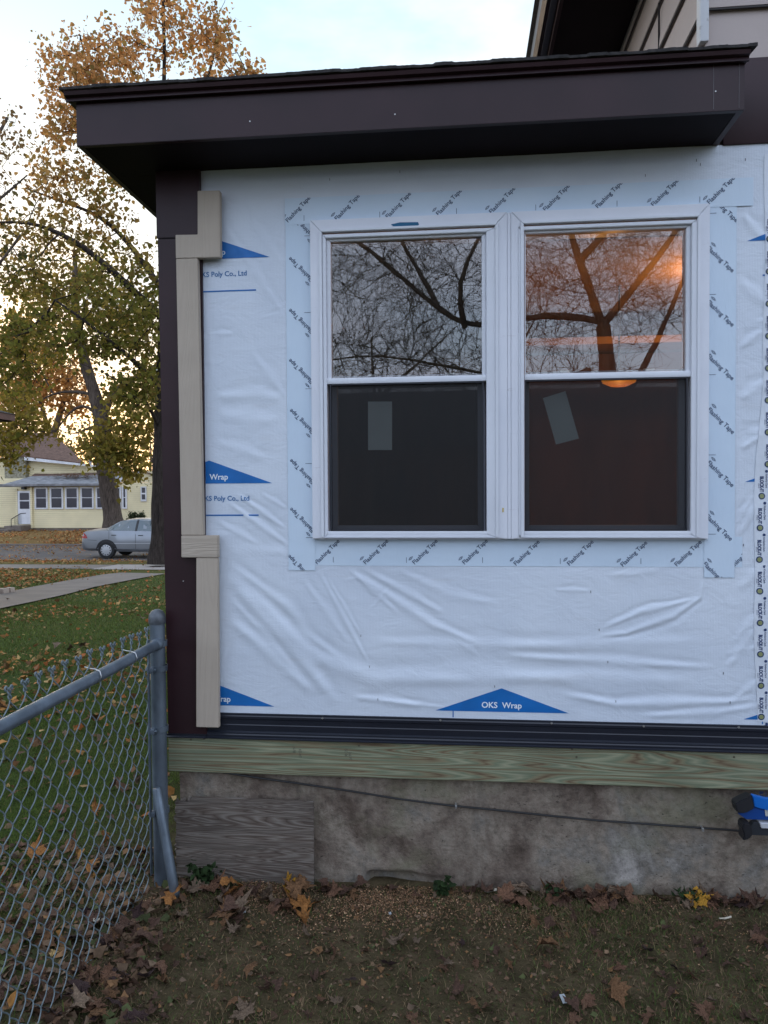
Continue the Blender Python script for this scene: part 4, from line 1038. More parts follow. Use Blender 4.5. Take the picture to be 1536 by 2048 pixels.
def blobs(g, defs, mirror=False, n_per=None):
    out = []
    for (px, py, dep, rx, ry, rd, n) in defs:
        for _ in range(n):
            v = g.normal(size=3); v /= np.linalg.norm(v); v *= g.random()**.45
            p = (Mr if mirror else P)(px+v[0]*rx, py+v[1]*ry, dep+v[2]*rd); out.append((p.x, p.y, p.z))
    return np.array(out)
def leaves(g, centers, per, spread, size, colf, name, m, parent, hang=.3):
    c = np.repeat(np.asarray(centers), per, 0); n = len(c); c = c+g.normal(0, spread, (n, 3))
    sz = size*(.45+1.1*g.random(n)**1.6)[:, None]
    a = g.normal(size=(n, 3)); a[:, 2] -= hang; a /= np.linalg.norm(a, axis=1)[:, None]
    b = g.normal(size=(n, 3)); b -= a*(a*b).sum(1)[:, None]; b /= np.linalg.norm(b, axis=1)[:, None]
    nn = np.cross(a, b)
    V = np.stack([c, c+a*sz*.25+b*sz*.42+nn*sz*.12, c+a*sz*.62+b*sz*.28+nn*sz*.05, c+a*sz, c+a*sz*.62-b*sz*.28+nn*sz*.05, c+a*sz*.25-b*sz*.42+nn*sz*.12], 1).reshape(-1, 3)
    base = np.arange(n)*6
    F = np.concatenate([np.stack([base, base+1, base+2, base+3], 1), np.stack([base, base+3, base+4, base+5], 1)])
    return mk(name, V, F, m, parent, col=np.repeat(colf(c, g), 6, 0))
def autumn(zlo, zhi, lo=(.075, .085, .022), hi=(.36, .165, .055), seed=3):
    lo = np.array(lo); hi = np.array(hi)
    def f(c, g):
        t = np.clip((c[:, 2]-zlo)/(zhi-zlo), 0, 1)+.16*vnoise(c[:, 0], c[:, 2]+c[:, 1], 1.2, seed)+g.normal(0, .14, len(c)); t = np.clip(t, 0, 1)[:, None]
        col = lo*(1-t)+hi*t; yel = (g.random(len(c)) < .10)[:, None]
        col = np.where(yel, np.array([[.30, .21, .06]])*(.6+.4*t), col)
        return col*g.uniform(.6, 1.45, (len(c), 1))
    return f
def PD(pts, dep): return [P(x, y, dep+(d[0] if d else 0)) for x, y, *d in pts]
# the near maple, its trunk beside the corner post
tb = thing('maple_tree', 'tall maple with orange top and green lower leaves, dark trunk beside the corner post', 'tree', tuple(P(319, 1124, 24)))
T = Tree(1); D = 24
T.limb(PD([(317, 1128), (319, 1060), (319, 980), (322, 860), (326, 720), (331, 520), (333, 320)], D), .27, .115)
T.limb(PD([(333, 320), (331, 240), (327, 170), (330, 100), (325, 30), (329, -60), (322, -140), (320, -220)], D), .085, .015)
T.limb(PD([(331, 640), (275, 590, -.5), (205, 522, -1), (140, 475, -1.2), (60, 442, -1), (-30, 446, -1)], D), .13, .03)
T.limb(PD([(331, 590), (300, 545, .5), (255, 482, 1), (200, 430, 1.2), (110, 398, 1.5), (50, 376, 1.5)], D), .11, .025)
T.limb(PD([(331, 440), (275, 335), (222, 250), (180, 160), (160, 70)], D), .09, .02)
T.limb(PD([(331, 350), (385, 250, .5), (425, 130, .5), (436, 30, .5)], D), .09, .02)
T.limb(PD([(333, 400), (420, 300), (480, 210), (492, 140)], D), .08, .02)
T.limb(PD([(326, 790), (285, 735, -1), (240, 700, -2), (170, 640, -2.4), (110, 600, -2.5)], D), .10, .025)
T.limb(PD([(322, 860), (292, 800, -1), (262, 770, -1.6), (210, 748, -2)], D), .07, .02)
T.limb(PD([(328, 700), (420, 600, .5), (520, 480, 1), (600, 380, 1)], D), .11, .02)
T.limb(PD([(326, 780), (430, 740, 1), (540, 640, 2)], D), .09, .02)
att = blobs(T.g, [(150, 135, D, 76, 76, 1.6, 58), (240, 120, D, 70, 80, 1.8, 50), (330, 30, D, 82, 115, 1.6, 66), (425, 95, D, 48, 95, 1.4, 50), (490, 165, D, 34, 48, .8, 30), (215, 205, D, 105, 50, 2, 48),
    (125, 250, D, 45, 65, 1.3, 34), (120, 360, D, 80, 70, 2, 44), (230, 330, D, 100, 80, 2, 40), (90, 470, D-.5, 110, 60, 2, 46), (230, 480, D, 100, 90, 2, 44), (60, 560, D-1, 110, 75, 2, 52), (210, 590, D-1.5, 110, 65, 2, 58), (290, 640, D-1, 50, 120, 2, 60),
    (60, 660, D-2, 100, 50, 1.6, 50), (180, 690, D-2, 100, 40, 1.5, 48), (275, 780, D-1.5, 50, 60, 1, 40), (20, 740, D-1, 60, 55, 1.2, 40),
    (450, 380, D+.5, 120, 110, 2.5, 50), (520, 560, D+1, 120, 110, 2.5, 40), (400, -120, D, 200, 110, 2, 80)])
T.fill(att, .5); T.wood('trunk', BARK_D, tb, tip=.009)
z = lambda py, d=D: P(300, py, d).z
leaves(T.g, [T.p[i] for i in T.tips], 22, .21, .135, autumn(z(640), z(150), lo=(.15, .145, .026), hi=(.50, .25, .09)), 'crown', LEAF, tb)
# the maple across the street, in front of the yellow house
ta = thing('maple_tree', 'leaning maple across the street with its brown trunk in front of the yellow house', 'tree', tuple(P(229, 1064, 35.5)))
T = Tree(2); D = 35.5
T.limb(PD([(230, 1072), (224, 1020), (215, 965), (206, 920), (203, 870), (199, 822), (188, 780), (173, 742), (162, 690), (150, 610), (150, 500)], D), .47, .10)
T.limb(PD([(204, 862), (212, 810), (226, 782), (262, 758), (300, 745), (340, 700)], D), .22, .05)
T.limb(PD([(200, 836), (176, 806), (150, 812), (128, 838), (112, 862)], D), .09, .03)
T.limb(PD([(203, 850), (172, 856), (150, 870), (143, 866)], D), .06, .02)
T.limb(PD([(190, 790), (140, 780), (90, 790), (60, 820)], D), .09, .02)
att = blobs(T.g, [(150, 590, D, 170, 80, 3.4, 110), (250, 660, D, 80, 60, 3, 60), (60, 700, D, 80, 60, 2.5, 50), (265, 850, D-2, 62, 36, 1.4, 50), (236, 900, D-2.5, 52, 30, 1.2, 42), (262, 935, D-2.5, 32, 12, 1.0, 22), (200, 890, D-2.5, 30, 22, .8, 20), (300, 770, D, 60, 50, 1.6, 40),
    (42, 845, D-1, 46, 40, 1.4, 44), (15, 900, D-1, 32, 30, 1., 22), (30, 800, D, 50, 40, 2, 30), (240, 790, D, 30, 30, 1, 10), (90, 850, D, 40, 20, 1, 8), (430, 640, D, 120, 90, 3, 30)])
T.fill(att, .7); T.wood('trunk', BARK, ta, tip=.012)
leaves(T.g, [T.p[i] for i in T.tips], 20, .36, .20, autumn(z(1400, D), z(300, D), lo=(.12, .14, .02), hi=(.38, .24, .05)), 'crown', LEAF, ta)
# sparse tree entering from the left
tc = thing('thin_tree', 'sparse half bare tree reaching in at the left edge of the sky', 'tree', tuple(P(-230, 1180, 17)))
T = Tree(3); D = 17
T.limb([P(-230, 1190, D), P(-220, 900, D), P(-190, 650, D), P(-120, 480, D), P(-60, 380, D), P(-20, 300, D), P(15, 235, D)], .20, .03)
T.limb([P(-195, 680, D), P(-100, 600, D), P(-20, 560, D), P(40, 470, D)], .07, .02)
T.limb([P(-120, 480, D), P(-40, 430, D), P(10, 390, D), P(55, 350, D)], .06, .015)
att = blobs(T.g, [(12, 270, D, 36, 55, 1, 26), (0, 380, D, 45, 50, 1, 22), (25, 500, D, 45, 50, 1, 22), (-90, 330, D, 90, 90, 1.6, 40), (-160, 500, D, 90, 90, 1.6, 30)])
T.fill(att, .3); T.wood('trunk', BARK, tc, tip=.005)
leaves(T.g, [T.p[i] for i in T.tips], 8, .22, .095, autumn(z(560, D), z(100, D), hi=(.28, .15, .07)), 'crown', LEAF, tc)
# orange tree behind the yellow house
to_ = thing('orange_tree', 'orange leaved tree with a bare leaning fork behind the yellow house roof', 'tree', tuple(P(100, 1040, 60)))
T = Tree(4); D = 60
T.limb([P(96, 1045, D), P(98, 930, D), P(104, 880, D), P(116, 840, D), P(128, 800, D), P(140, 740, D)], .55, .12)
T.limb([P(106, 872, D), P(92, 845, D), P(80, 800, D), P(70, 740, D)], .22, .07)
att = blobs(T.g, [(95, 760, D, 80, 60, 3.5, 90), (60, 690, D, 80, 60, 3.5, 60), (150, 800, D, 40, 40, 2, 24), (30, 800, D, 50, 50, 2, 40)])
T.fill(att, 1.0); T.wood('trunk', BARK, to_, tip=.03)
leaves(T.g, [T.p[i] for i in T.tips], 22, .6, .30, autumn(z(950, D), z(780, D), lo=(.25, .13, .04), hi=(.42, .20, .06)), 'crown', LEAF, to_)
# far tree line
def far_tree(name, label, pos, hgt, wid, lo, hi, n, seed, lv=18, group='far trees beyond the houses'):
    t_ = thing(name, label, 'tree', pos, group); T = Tree(seed); b = np.array(pos, float)
    T.limb([b, b+(0, 0, hgt*.3), b+(.3, 0, hgt*.6), b+(.1, 0, hgt*.95)], hgt*.022, .05)
    g = T.g; a = []
    for _ in range(n):
        v = g.normal(size=3); v /= np.linalg.norm(v); v *= g.random()**.4; a.append(b+np.array([v[0]*wid, v[1]*wid, hgt*.62+v[2]*hgt*.38]))
    T.fill(a, hgt*.08); T.wood('trunk', BARK, t_, tip=.03)
    if lv: leaves(g, [T.p[i] for i in T.tips], lv, wid*.11, hgt*.032, autumn(b[2], b[2]+hgt*1.6, lo, hi), 'crown', LEAF, t_)
    return t_
def copy_tree(o, loc, rz, s, label):
    c = o.copy(); COL.objects.link(c); c.location = loc; c.rotation_euler = (0, 0, rz); c.scale = (s, s, s); c['label'] = label
    for ch in o.children: d_ = ch.copy(); COL.objects.link(d_); d_.parent = c
    return c
p_ = P(180, 1030, 95); f1 = far_tree('far_tree', 'olive green tree standing behind the yellow house roof', (p_.x, p_.y, -.5), 12, 4.6, (.12, .12, .05), (.26, .19, .09), 90, 21)
p_ = P(300, 1030, 105); f2 = far_tree('far_tree', 'pale bare twiggy tree low on the horizon right of the maple trunk', (p_.x, p_.y, -.5), 12, 5.5, (.16, .13, .07), (.3, .22, .12), 130, 22, 2)
k = 0
for (x, y) in [(-95, 110), (-70, 120), (-48, 100), (-30, 112), (30, 115), (52, 120), (75, 108), (100, 118), (-120, 105)]:
    o = copy_tree(f1 if k % 2 else f2, (x, y, -.5), k*1.3, 1+.12*math.sin(k*3), 'far tree on the horizon hidden behind nearer crowns and the house'); k += 1
p_ = P(275, 1062, 42.5); 
t_ = thing('shrub', 'small dark shrub showing over the roof of the silver car', 'shrub', (p_.x, p_.y, -.72)); g = np.random.default_rng(4)
cs = [(p_.x+.42*a*math.cos(b), p_.y+.3*a*math.sin(b), -.72+c) for a, b, c in zip(g.random(60)**.5, g.uniform(0, 6.28, 60), g.uniform(.1, 1.15, 60))]
m = MB(); [m.tube([(p_.x, p_.y, -.75), ((p_.x+c[0])/2, p_.y, -.3), c], [.03, .018, .006], 5) for c in cs[:14]]; m.build('stem', BARK_D, t_)
leaves(g, cs, 40, .09, .09, lambda c, g: np.array([[.05, .06, .03]])*g.uniform(.5, 1.6, (len(c), 1)), 'foliage', LEAF, t_)

# ------------------------------------------------------------------ the yellow house across the street
HY = 42.
def hx(px): return Wp(px, 1000, HY).x
def hz(py, px=150): return Wp(px, py, HY).z
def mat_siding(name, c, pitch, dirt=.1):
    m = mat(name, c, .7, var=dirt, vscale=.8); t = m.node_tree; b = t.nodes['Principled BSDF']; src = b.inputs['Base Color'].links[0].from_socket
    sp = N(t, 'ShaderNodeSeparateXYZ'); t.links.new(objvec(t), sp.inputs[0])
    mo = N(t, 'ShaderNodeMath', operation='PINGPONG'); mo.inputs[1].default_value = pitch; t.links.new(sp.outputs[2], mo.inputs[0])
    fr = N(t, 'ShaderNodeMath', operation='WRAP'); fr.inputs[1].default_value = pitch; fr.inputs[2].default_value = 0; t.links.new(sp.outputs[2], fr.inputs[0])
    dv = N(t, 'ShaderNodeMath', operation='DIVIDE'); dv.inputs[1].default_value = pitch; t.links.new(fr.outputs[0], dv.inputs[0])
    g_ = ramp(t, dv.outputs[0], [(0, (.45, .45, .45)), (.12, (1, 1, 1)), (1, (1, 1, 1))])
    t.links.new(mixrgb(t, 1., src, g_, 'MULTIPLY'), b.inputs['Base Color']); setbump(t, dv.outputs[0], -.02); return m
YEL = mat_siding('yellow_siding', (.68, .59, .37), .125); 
RBR = mat('brown_roof_shingles', (.13, .075, .055), .95, var=.35, vscale=6, bump=.02, bscale=20, stretch=(1, 1, 3))
RGR = mat('grey_porch_roof', (.20, .20, .21), .9, var=.45, vscale=2.5, stretch=(1, 4, 1)); WTR = mat('white_trim', (.62, .62, .64), .6, var=.12, vscale=3)
DKG = mat('dark_window_pane', (.035, .03, .04), .15, spec=.6); FNDC = mat('house_foundation', (.16, .13, .11), .9, var=.3, vscale=3)
STN = mat('ivy_grown_chimney', (.30, .28, .22), .9, col2=(.12, .11, .07), vscale=8)
yh = thing('yellow_house', 'pale yellow sided house with brown roof and a long enclosed sun porch across the street', 'house', (hx(150), HY, -.72))
GB = -.74
m = MB()
m.box(hx(44), hx(205)+8, HY, HY+6, hz(1056), hz(966)); m.box(hx(-140), hx(44)-.002, HY+1.0, HY+9, hz(1056), hz(955))
m.prism([(hx(-140), hz(954.8)), (hx(168), hz(954.8)), (hx(168), hz(932)), (hx(22), hz(914)), (hx(-140), hz(900))], HY+2.0, HY+2.2)
m.prism([(hx(205), hz(965.8)), (hx(335), hz(965.8)), (hx(335), hz(958)), (hx(302), hz(944)), (hx(280), hz(944)), (hx(229), hz(965.8))], HY+.001, HY+.1)
m.build('wall', YEL, yh)
m = MB(); m.box(hx(45), hx(205)+7.9, HY+.05, HY+6, GB-.4, hz(1056)-.002); m.box(hx(-140), hx(44)-.1, HY+1.05, HY+9, GB-.4, hz(1056)-.002); m.build('foundation', FNDC, yh)
m = MB(); m.box(hx(-20), hx(23), HY+1.6, HY+2.6, hz(955)+.01, hz(905)); m.build('chimney', STN, yh)
def slab(a, b, c, d, th_, nm, mt):
    m = MB(); V = [a, b, c, d]+[(q[0], q[1], q[2]-th_) for q in (a, b, c, d)]
    m.add(V, [(0, 1, 2, 3), (7, 6, 5, 4), (0, 4, 5, 1), (1, 5, 6, 2), (2, 6, 7, 3), (3, 7, 4, 0)]); return m.build(nm, mt, yh)
def yp(px, py, y): q = Wp(px, py, y); return (q.x, q.y, q.z)
slab(yp(-2, 971, HY-.35), yp(229, 968, HY-.35), yp(262, 948, HY+1.4), yp(62, 952.5, HY+1.4), .10, 'porch_roof', RGR)
slab(yp(62, 952.2, HY+1.42), yp(262, 947.8, HY+1.42), yp(240, 930.5, HY+4), yp(94, 929.5, HY+4), .08, 'roof', RBR)
slab(yp(-140, 888, HY+1.5), yp(169, 926, HY+1.5), yp(108, 868, HY+5), yp(-140, 850, HY+5), .10, 'roof', RBR)
slab(yp(228, 962, HY-.1), yp(284, 940.5, HY-.1), yp(284, 938, HY+4), yp(228, 954, HY+4), .08, 'roof', RBR)
slab(yp(284, 940.5, HY-.1), yp(345, 962, HY-.1), yp(345, 954, HY+4), yp(284, 938, HY+4), .08, 'roof', RBR)
m = MB(); m.prism([(hx(23), hz(917)), (hx(169), hz(932.5)), (hx(169), hz(929)), (hx(23), hz(910))], HY+1.48, HY+1.9); m.build('rake_board', WTR, yh)
m = MB(); m.prism([(hx(231), hz(970)), (hx(284), hz(945)), (hx(284), hz(940.5)), (hx(229), hz(963))], HY-.14, HY-.02); m.build('rake_board', WTR, yh)
m = MB(); m.box(hx(-2), hx(230), HY-.42, HY-.345, hz(971.5), hz(967.5)); m.build('gutter', RGR, yh)
g = np.random.default_rng(9)
for (a, b_, lbl) in [(70, 96, 1), (100.5, 127, 1), (131, 157.5, 1), (161.5, 188, 1), (192, 224, 1), (232, 243, 0), (244.5, 254.5, 0)]:
    m = MB(); frame_rect(m, hx(a), hx(b_), hz(1018), hz(974), .10, .10, .09, .09, HY-.06, HY+.02, .004); zc = hz(995.5); m.box(hx(a)+.1, hx(b_)-.1, HY-.045, HY+.0, zc-.02, zc+.02); o = m.build('window', WTR, yh)
    m = MB(); m.box(hx(a)+.1, hx(b_)-.1, HY-.03, HY-.01, hz(1018)+.09, hz(974)-.09); m.build('pane', DKG, o)
m = MB(); frame_rect(m, hx(282), hx(293.5), hz(1003.5), hz(974), .07, .07, .07, .12, HY-.06, HY+.02, .004); m.box(hx(283), hx(292.5), HY-.05, HY, hz(989.5), hz(986.5)); o = m.build('window', WTR, yh)
m = MB(); m.box(hx(284), hx(291.5), HY-.03, HY-.01, hz(1000.5), hz(976)); m.build('pane', DKG, o)
m = MB(); m.box(hx(37), hx(62), HY-.10, HY-.002, hz(1048), hz(981), .01); o = m.build('door', WTR, yh)
m = MB(); m.box(hx(41.5), hx(60), HY-.115, HY-.104, hz(999.5), hz(985)); m.box(hx(41.5), hx(60), HY-.115, HY-.104, hz(1017), hz(1002)); m.build('pane', DKG, o)
m = MB(); m.box(hx(36.5)-.1, hx(37)-.005, HY-.12, HY, hz(1050), hz(977)); m.box(hx(62)+.01, hx(66), HY-.12, HY-.002, hz(1056), hz(970)); m.build('door_casing', YEL, yh)
m = MB(); m.box(hx(48), hx(54), HY-.3, HY, hz(978), hz(973.5)); m.build('porch_lamp', BLACK, yh)
m = MB(); m.box(hx(30), hx(63), HY-1.2, HY+.04, GB-.1, hz(1050)); m.box(hx(-6), hx(50), HY-1.9, HY-1.21, GB-.1, hz(1056)); m.box(hx(-6), hx(52), HY-2.4, HY-1.91, GB-.1, hz(1061)); m.build('steps', FNDC, yh)
m = MB()
a = (hx(45), HY-1.25, hz(1037)); b_ = (hx(57), HY-.9, hz(1026)); c = (hx(62), HY-.6, hz(1025.5)); m.tube([a, b_, c], .025, 6); m.tube([a, (a[0], a[1], hz(1052))], .02, 6)
for i in range(1, 7):
    u = i/7; x = a[0]+(c[0]-a[0])*u; zt = a[2]+(b_[2]-a[2])*min(1, u*1.4); m.tube([(x, HY-1.0, zt), (x, HY-1.0, hz(1048))], .012, 5)
m.build('handrail', BLACK, yh)
m = MB(); m.box(hx(28), hx(31.5), HY+.96, HY+.99, hz(997), hz(994)); m.build('house_number', BLACK, yh)
m = MB(); q = yp(181, 932, HY+3.8); m.tube([q, (q[0], q[1], q[2]+.45)], .10, 10); m.build('vent_pipe', mat('grey_vent', (.35, .35, .36), .6), yh)
gl = mk('fallen_leaves_on_roof', *(lambda cs: (np.array([v for c in cs for v in ((c[0]-.07, c[1], c[2]), (c[0], c[1]-.07, c[2]+.02), (c[0]+.07, c[1], c[2]), (c[0], c[1]+.07, c[2]+.01))]), np.arange(len(cs)*4).reshape(-1, 4)))([(lambda u, v: (hx(143)+u, HY+.75+v, hz(955)+v*.38+.10))(g.normal(0, .8), g.normal(0, .18)) for _ in range(240)]), mat('dry_leaves', (.36, .22, .10), .9, var=.4, vscale=9), yh)
gl['kind'] = 'stuff'
# neighbour's porch corner at the left edge
nb_ = thing('neighbour_house', 'brown eave corner of the neighbouring house at the left edge', 'house', tuple(P(-60, 1000, 14.5)))
a = P(30, 842, 14.5); NBX = a.x
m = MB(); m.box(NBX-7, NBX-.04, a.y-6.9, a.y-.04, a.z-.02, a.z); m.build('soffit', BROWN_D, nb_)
m = MB(); m.box(NBX-7, NBX, a.y-.03, a.y, a.z-.002, a.z+.12); m.box(NBX-.03, NBX, a.y-7, a.y-.031, a.z-.002, a.z+.12); m.build('fascia', mat('red_brown_fascia', (.12, .05, .04), .6, var=.15, vscale=4), nb_)
m = MB(); m.prism([(NBX+.02, a.z+.121), (NBX-3.5, a.z+1.1), (NBX-7, a.z+.121)], a.y-7.1, a.y+.03); m.build('roof', SHING, nb_)
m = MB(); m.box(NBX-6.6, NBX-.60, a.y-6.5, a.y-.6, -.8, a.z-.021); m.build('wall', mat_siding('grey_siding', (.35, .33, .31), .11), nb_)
# stone blocks by the walk
SB = mat('pale_stone', (.38, .30, .25), .9, var=.25, vscale=9, bump=.012, bscale=14)
for (px, py, w_, lb) in [(4, 1189, .13, 'pale stone block at the left edge by the walkway, nearer the frame edge'), (19, 1187, .10, 'smaller pale stone block beside the walkway, right of the other')]:
    q = gnd(px, py); bm = bmesh.new(); bmesh.ops.create_cube(bm, size=1); bmesh.ops.subdivide_edges(bm, edges=bm.edges[:], cuts=4, use_grid_fill=True)
    for v in bm.verts:
        n_ = v.co.normalized()*.62; c = v.co*.72+n_*.28; v.co = Vector((q.x+c.x*w_*1.5, q.y+c.y*w_*1.5, q.z+.055+c.z*.13))+Vector((random.uniform(-.004, .004), 0, random.uniform(-.004, .004)))
    m = MB(); m.bm(bm); tag(m.build('stone_block', SB, smooth=True), lb, 'stone', 'stone blocks by the walkway')

# ------------------------------------------------------------------ the silver car
CY = Wp(216, 1120, 24.6).y; cx0 = Wp(158, 1100, CY).x; CZ = -.925
car = thing('parked_car', 'silver four door sedan parked at the kerb facing right, half hidden by the tree', 'car', (cx0+2.4, CY+.88, CZ))
PAINT = mat('silver_car_paint', (.25, .265, .29), .28, metal=.55, var=.03, vscale=2)
L_ = 4.72; SV = 55.*0+1
st_ = [ # x, bottom z, mid z, belt z, top z, half width, roof half width
 (0.00, .40, .52, .66, .70, .62, .50), (.05, .32, .55, .80, .86, .74, .60), (.14, .30, .60, .95, 1.00, .80, .64), (.35, .28, .62, .98, 1.04, .84, .66), (.70, .28, .62, 1.00, 1.065, .86, .66), (.92, .28, .62, 1.00, 1.09, .87, .62),
 (1.15, .27, .62, 1.00, 1.22, .875, .58), (1.45, .26, .62, .99, 1.365, .88, .56), (1.80, .25, .62, .98, 1.425, .88, .56), (2.20, .25, .62, .97, 1.435, .88, .56), (2.60, .25, .62, .96, 1.40, .88, .55), (2.95, .25, .62, .95, 1.28, .88, .56),
 (3.30, .26, .62, .94, 1.08, .875, .60), (3.45, .26, .62, .93, .985, .87, .66), (3.9, .27, .60, .86, .91, .85, .66), (4.35, .28, .56, .76, .80, .79, .60), (4.60, .32, .50, .64, .68, .70, .52), (4.72, .38, .46, .54, .56, .58, .44)]
V = []; F = []; ny = 14
for (x, zb2, zm, zbl, zt, hw, rw) in st_:
    half = [(0, zb2), (hw*.86, zb2), (hw*.985, zb2+.09), (hw, zm), (hw*.97, zbl), (rw+(hw*.93-rw)*.12, zt-.03), (rw*.75, zt), (0, zt+.015)]
    ring = half+[(-a, b) for a, b in half[-2:0:-1]]
    for (yy, zz_) in ring: V.append((cx0+x, CY+.88+yy, CZ+zz_))
nr = 14
for i in range(len(st_)-1):
    for j in range(nr):
        a = i*nr+j; b_ = i*nr+(j+1) % nr; F.append((a, b_, b_+nr, a+nr))
F.append(tuple(range(nr))[::-1]); F.append(tuple(range((len(st_)-1)*nr, len(st_)*nr)))
body = mk('body', V, F, PAINT, car); shade(body, 38)
def side_y(x, z):       # outer side surface y at local x,z (camera side)
    s = [np.interp(x, [q[0] for q in st_], [q[k] for q in st_]) for k in range(7)]
    _, zb2, zm, zbl, zt, hw, rw = [x]+s[1:]
    zs = [zb2, zb2+.09, zm, zbl, zt-.03, zt]; ys = [hw*.86, hw*.985, hw, hw*.97, rw+(hw*.93-rw)*.12, rw*.75]
    return float(np.interp(z, zs, ys))
CGL = mat('car_glass', (.05, .075, .085), .08, spec=.7); CGL.node_tree.nodes['Principled BSDF'].inputs['Coat Weight'].default_value = 1
TRM = mat('car_dark_trim', (.02, .02, .022), .5)
def panel(nm, pts, m, off=.006, parent=car, both=True):
    for sg in ((-1, 1) if both else (-1,)):
        fine = []
        n = len(pts)
        for i in range(n):
            a, b = pts[i], pts[(i+1) % n]
            for k_ in range(4): fine.append((a[0]+(b[0]-a[0])*k_/4, a[1]+(b[1]-a[1])*k_/4))
        cxm = sum(p[0] for p in pts)/n; czm = sum(p[1] for p in pts)/n
        V = [(cx0+x, CY+.88+sg*(side_y(x, z_)+off), CZ+z_) for x, z_ in fine]+[(cx0+cxm, CY+.88+sg*(side_y(cxm, czm)+off), CZ+czm)]
        k_ = len(fine); mk(nm, V, [(i, (i+1) % k_, k_) for i in range(k_)], m, parent)
panel('door_window', [(1.02, 1.015), (1.20, 1.015), (1.24, 1.12), (1.42, 1.30), (1.52, 1.335), (1.22, 1.19)], CGL)
panel('door_window', [(1.25, 1.015), (2.08, 1.005), (2.08, 1.375), (1.62, 1.365), (1.46, 1.325), (1.27, 1.13)], CGL)
panel('door_window', [(2.18, 1.005), (3.13, .985), (2.88, 1.23), (2.62, 1.345), (2.18, 1.375)], CGL)
panel('window_pillar', [(2.09, 1.0), (2.17, 1.0), (2.17, 1.385), (2.09, 1.385)], TRM, .008)
panel('body_moulding', [(.92, .545), (3.85, .545), (3.85, .565), (.92, .565)], mat('bright_moulding', (.6, .62, .66), .3, metal=.5), .010)
panel('sill', [(1.05, .27), (3.55, .27), (3.55, .36), (1.05, .36)], mat('sill_paint', (.30, .33, .37), .4, metal=.4), .008)  # sill strip slightly lighter and less metallic than the body paint
panel('door_seam', [(2.11, .37), (2.122, .37), (2.122, .99), (2.11, .99)], TRM, .006); panel('door_seam', [(1.12, .70), (1.13, .70), (1.13, 1.0), (1.12, 1.0)], TRM, .006)
panel('door_handle', [(1.22, .835), (1.40, .835), (1.40, .865), (1.22, .865)], TRM, .012); panel('door_handle', [(2.22, .825), (2.40, .825), (2.40, .855), (2.22, .855)], TRM, .012)
panel('tail_light', [(.055, .735), (.30, .735), (.26, .84), (.15, .93), (.075, .92)], mat('red_lens', (.34, .012, .012), .2), .010)
panel('bumper_seam', [(.10, .68), (.66, .66), (.66, .672), (.10, .692)], TRM, .008)
panel('wheel_arch', [(x_, z_) for x_, z_ in [(1.03+.40*math.cos(a), .30+.40*math.sin(a)) for a in np.linspace(0, math.pi, 14)]], BLACK, .007)
panel('wheel_arch', [(x_, z_) for x_, z_ in [(3.70+.40*math.cos(a), .30+.40*math.sin(a)) for a in np.linspace(0, math.pi, 14)]], BLACK, .007)
TYRE = mat('tyre_rubber', (.015, .015, .016), .85); HUBC = mat('hubcap', (.45, .46, .48), .35, metal=.4)
for wx_ in (1.03, 3.70):
    for sg in (-1, 1):
        c = (cx0+wx_, CY+.88+sg*.80, CZ+.31)
        m = MB(); m.lathe([(.20, -.10), (.29, -.10), (.31, -.07), (.31, .07), (.29, .10), (.20, .10)], c, 30, 'y'); wo = m.build('wheel', TYRE, car, smooth=True)
        m = MB(); m.lathe([(.205, sg*.085), (.20, sg*.105), (.16, sg*.112), (.05, sg*.118), (.001, sg*.118)], c, 30, 'y'); h_ = m.build('hubcap', HUBC, wo)
        m = MB()
        for i in range(11):
            a = 2*math.pi*i/11; m.tube([(c[0]+.165*math.cos(a), c[1]+sg*.108, c[2]+.165*math.sin(a)), (c[0]+.165*math.cos(a), c[1]+sg*.122, c[2]+.165*math.sin(a))], .022, 8)
        m.build('hubcap_hole', TRM, wo)
m = MB(); m.box(cx0+.02, cx0+.06, CY+.30, CY+1.46, CZ+.42, CZ+.56, .01); m.build('bumper', PAINT, car)

car.scale = (1.07, 1.0, 1.07); car.location.x += .165
# ------------------------------------------------------------------ behind the viewer: what the window glass reflects
rt = thing('bare_tree', 'big bare forked tree behind the viewer reflected in the window panes', 'tree', tuple(Mr(1190, 1180, 12)))
T = Tree(31); MD = lambda pts, dep: [Mr(x, y, dep+(d[0] if d else 0)) for x, y, *d in pts]
T.limb(MD([(1178, 1210), (1190, 1060), (1232, 900), (1222, 800), (1206, 652)], 12), .19, .12)
T.limb(MD([(1206, 655), (1182, 590), (1160, 520), (1140, 470), (1122, 400), (1110, 280), (1120, 100)], 12), .075, .018)
T.limb(MD([(1206, 650), (1262, 585), (1310, 520), (1370, 440), (1420, 360), (1440, 200)], 12), .065, .016)
T.limb(MD([(1228, 830), (1290, 742), (1330, 640), (1385, 520), (1450, 400)], 12), .055, .016)
T.limb(MD([(1206, 645), (1130, 628, .5), (1050, 633, 1), (985, 652, 1), (930, 655, 1), (880, 620, 1), (840, 585, 1), (790, 545, 1), (740, 498, 1), (690, 470, 1), (600, 420, 1)], 12), .06, .028)
T.limb(MD([(1180, 740), (1120, 760), (1040, 770), (960, 740), (880, 735), (760, 700), (660, 720)], 12), .04, .012)
T.limb(MD([(880, 620, 1), (840, 540, 1.5), (800, 480, 1.5), (760, 400, 1.5)], 12), .05, .02)
T.limb(MD([(930, 655, 1), (900, 560, .5), (960, 480, .5), (1010, 380, .5)], 12), .05, .02)
T.limb(MD([(1160, 520), (1220, 470), (1250, 380), (1260, 200)], 12), .06, .02)
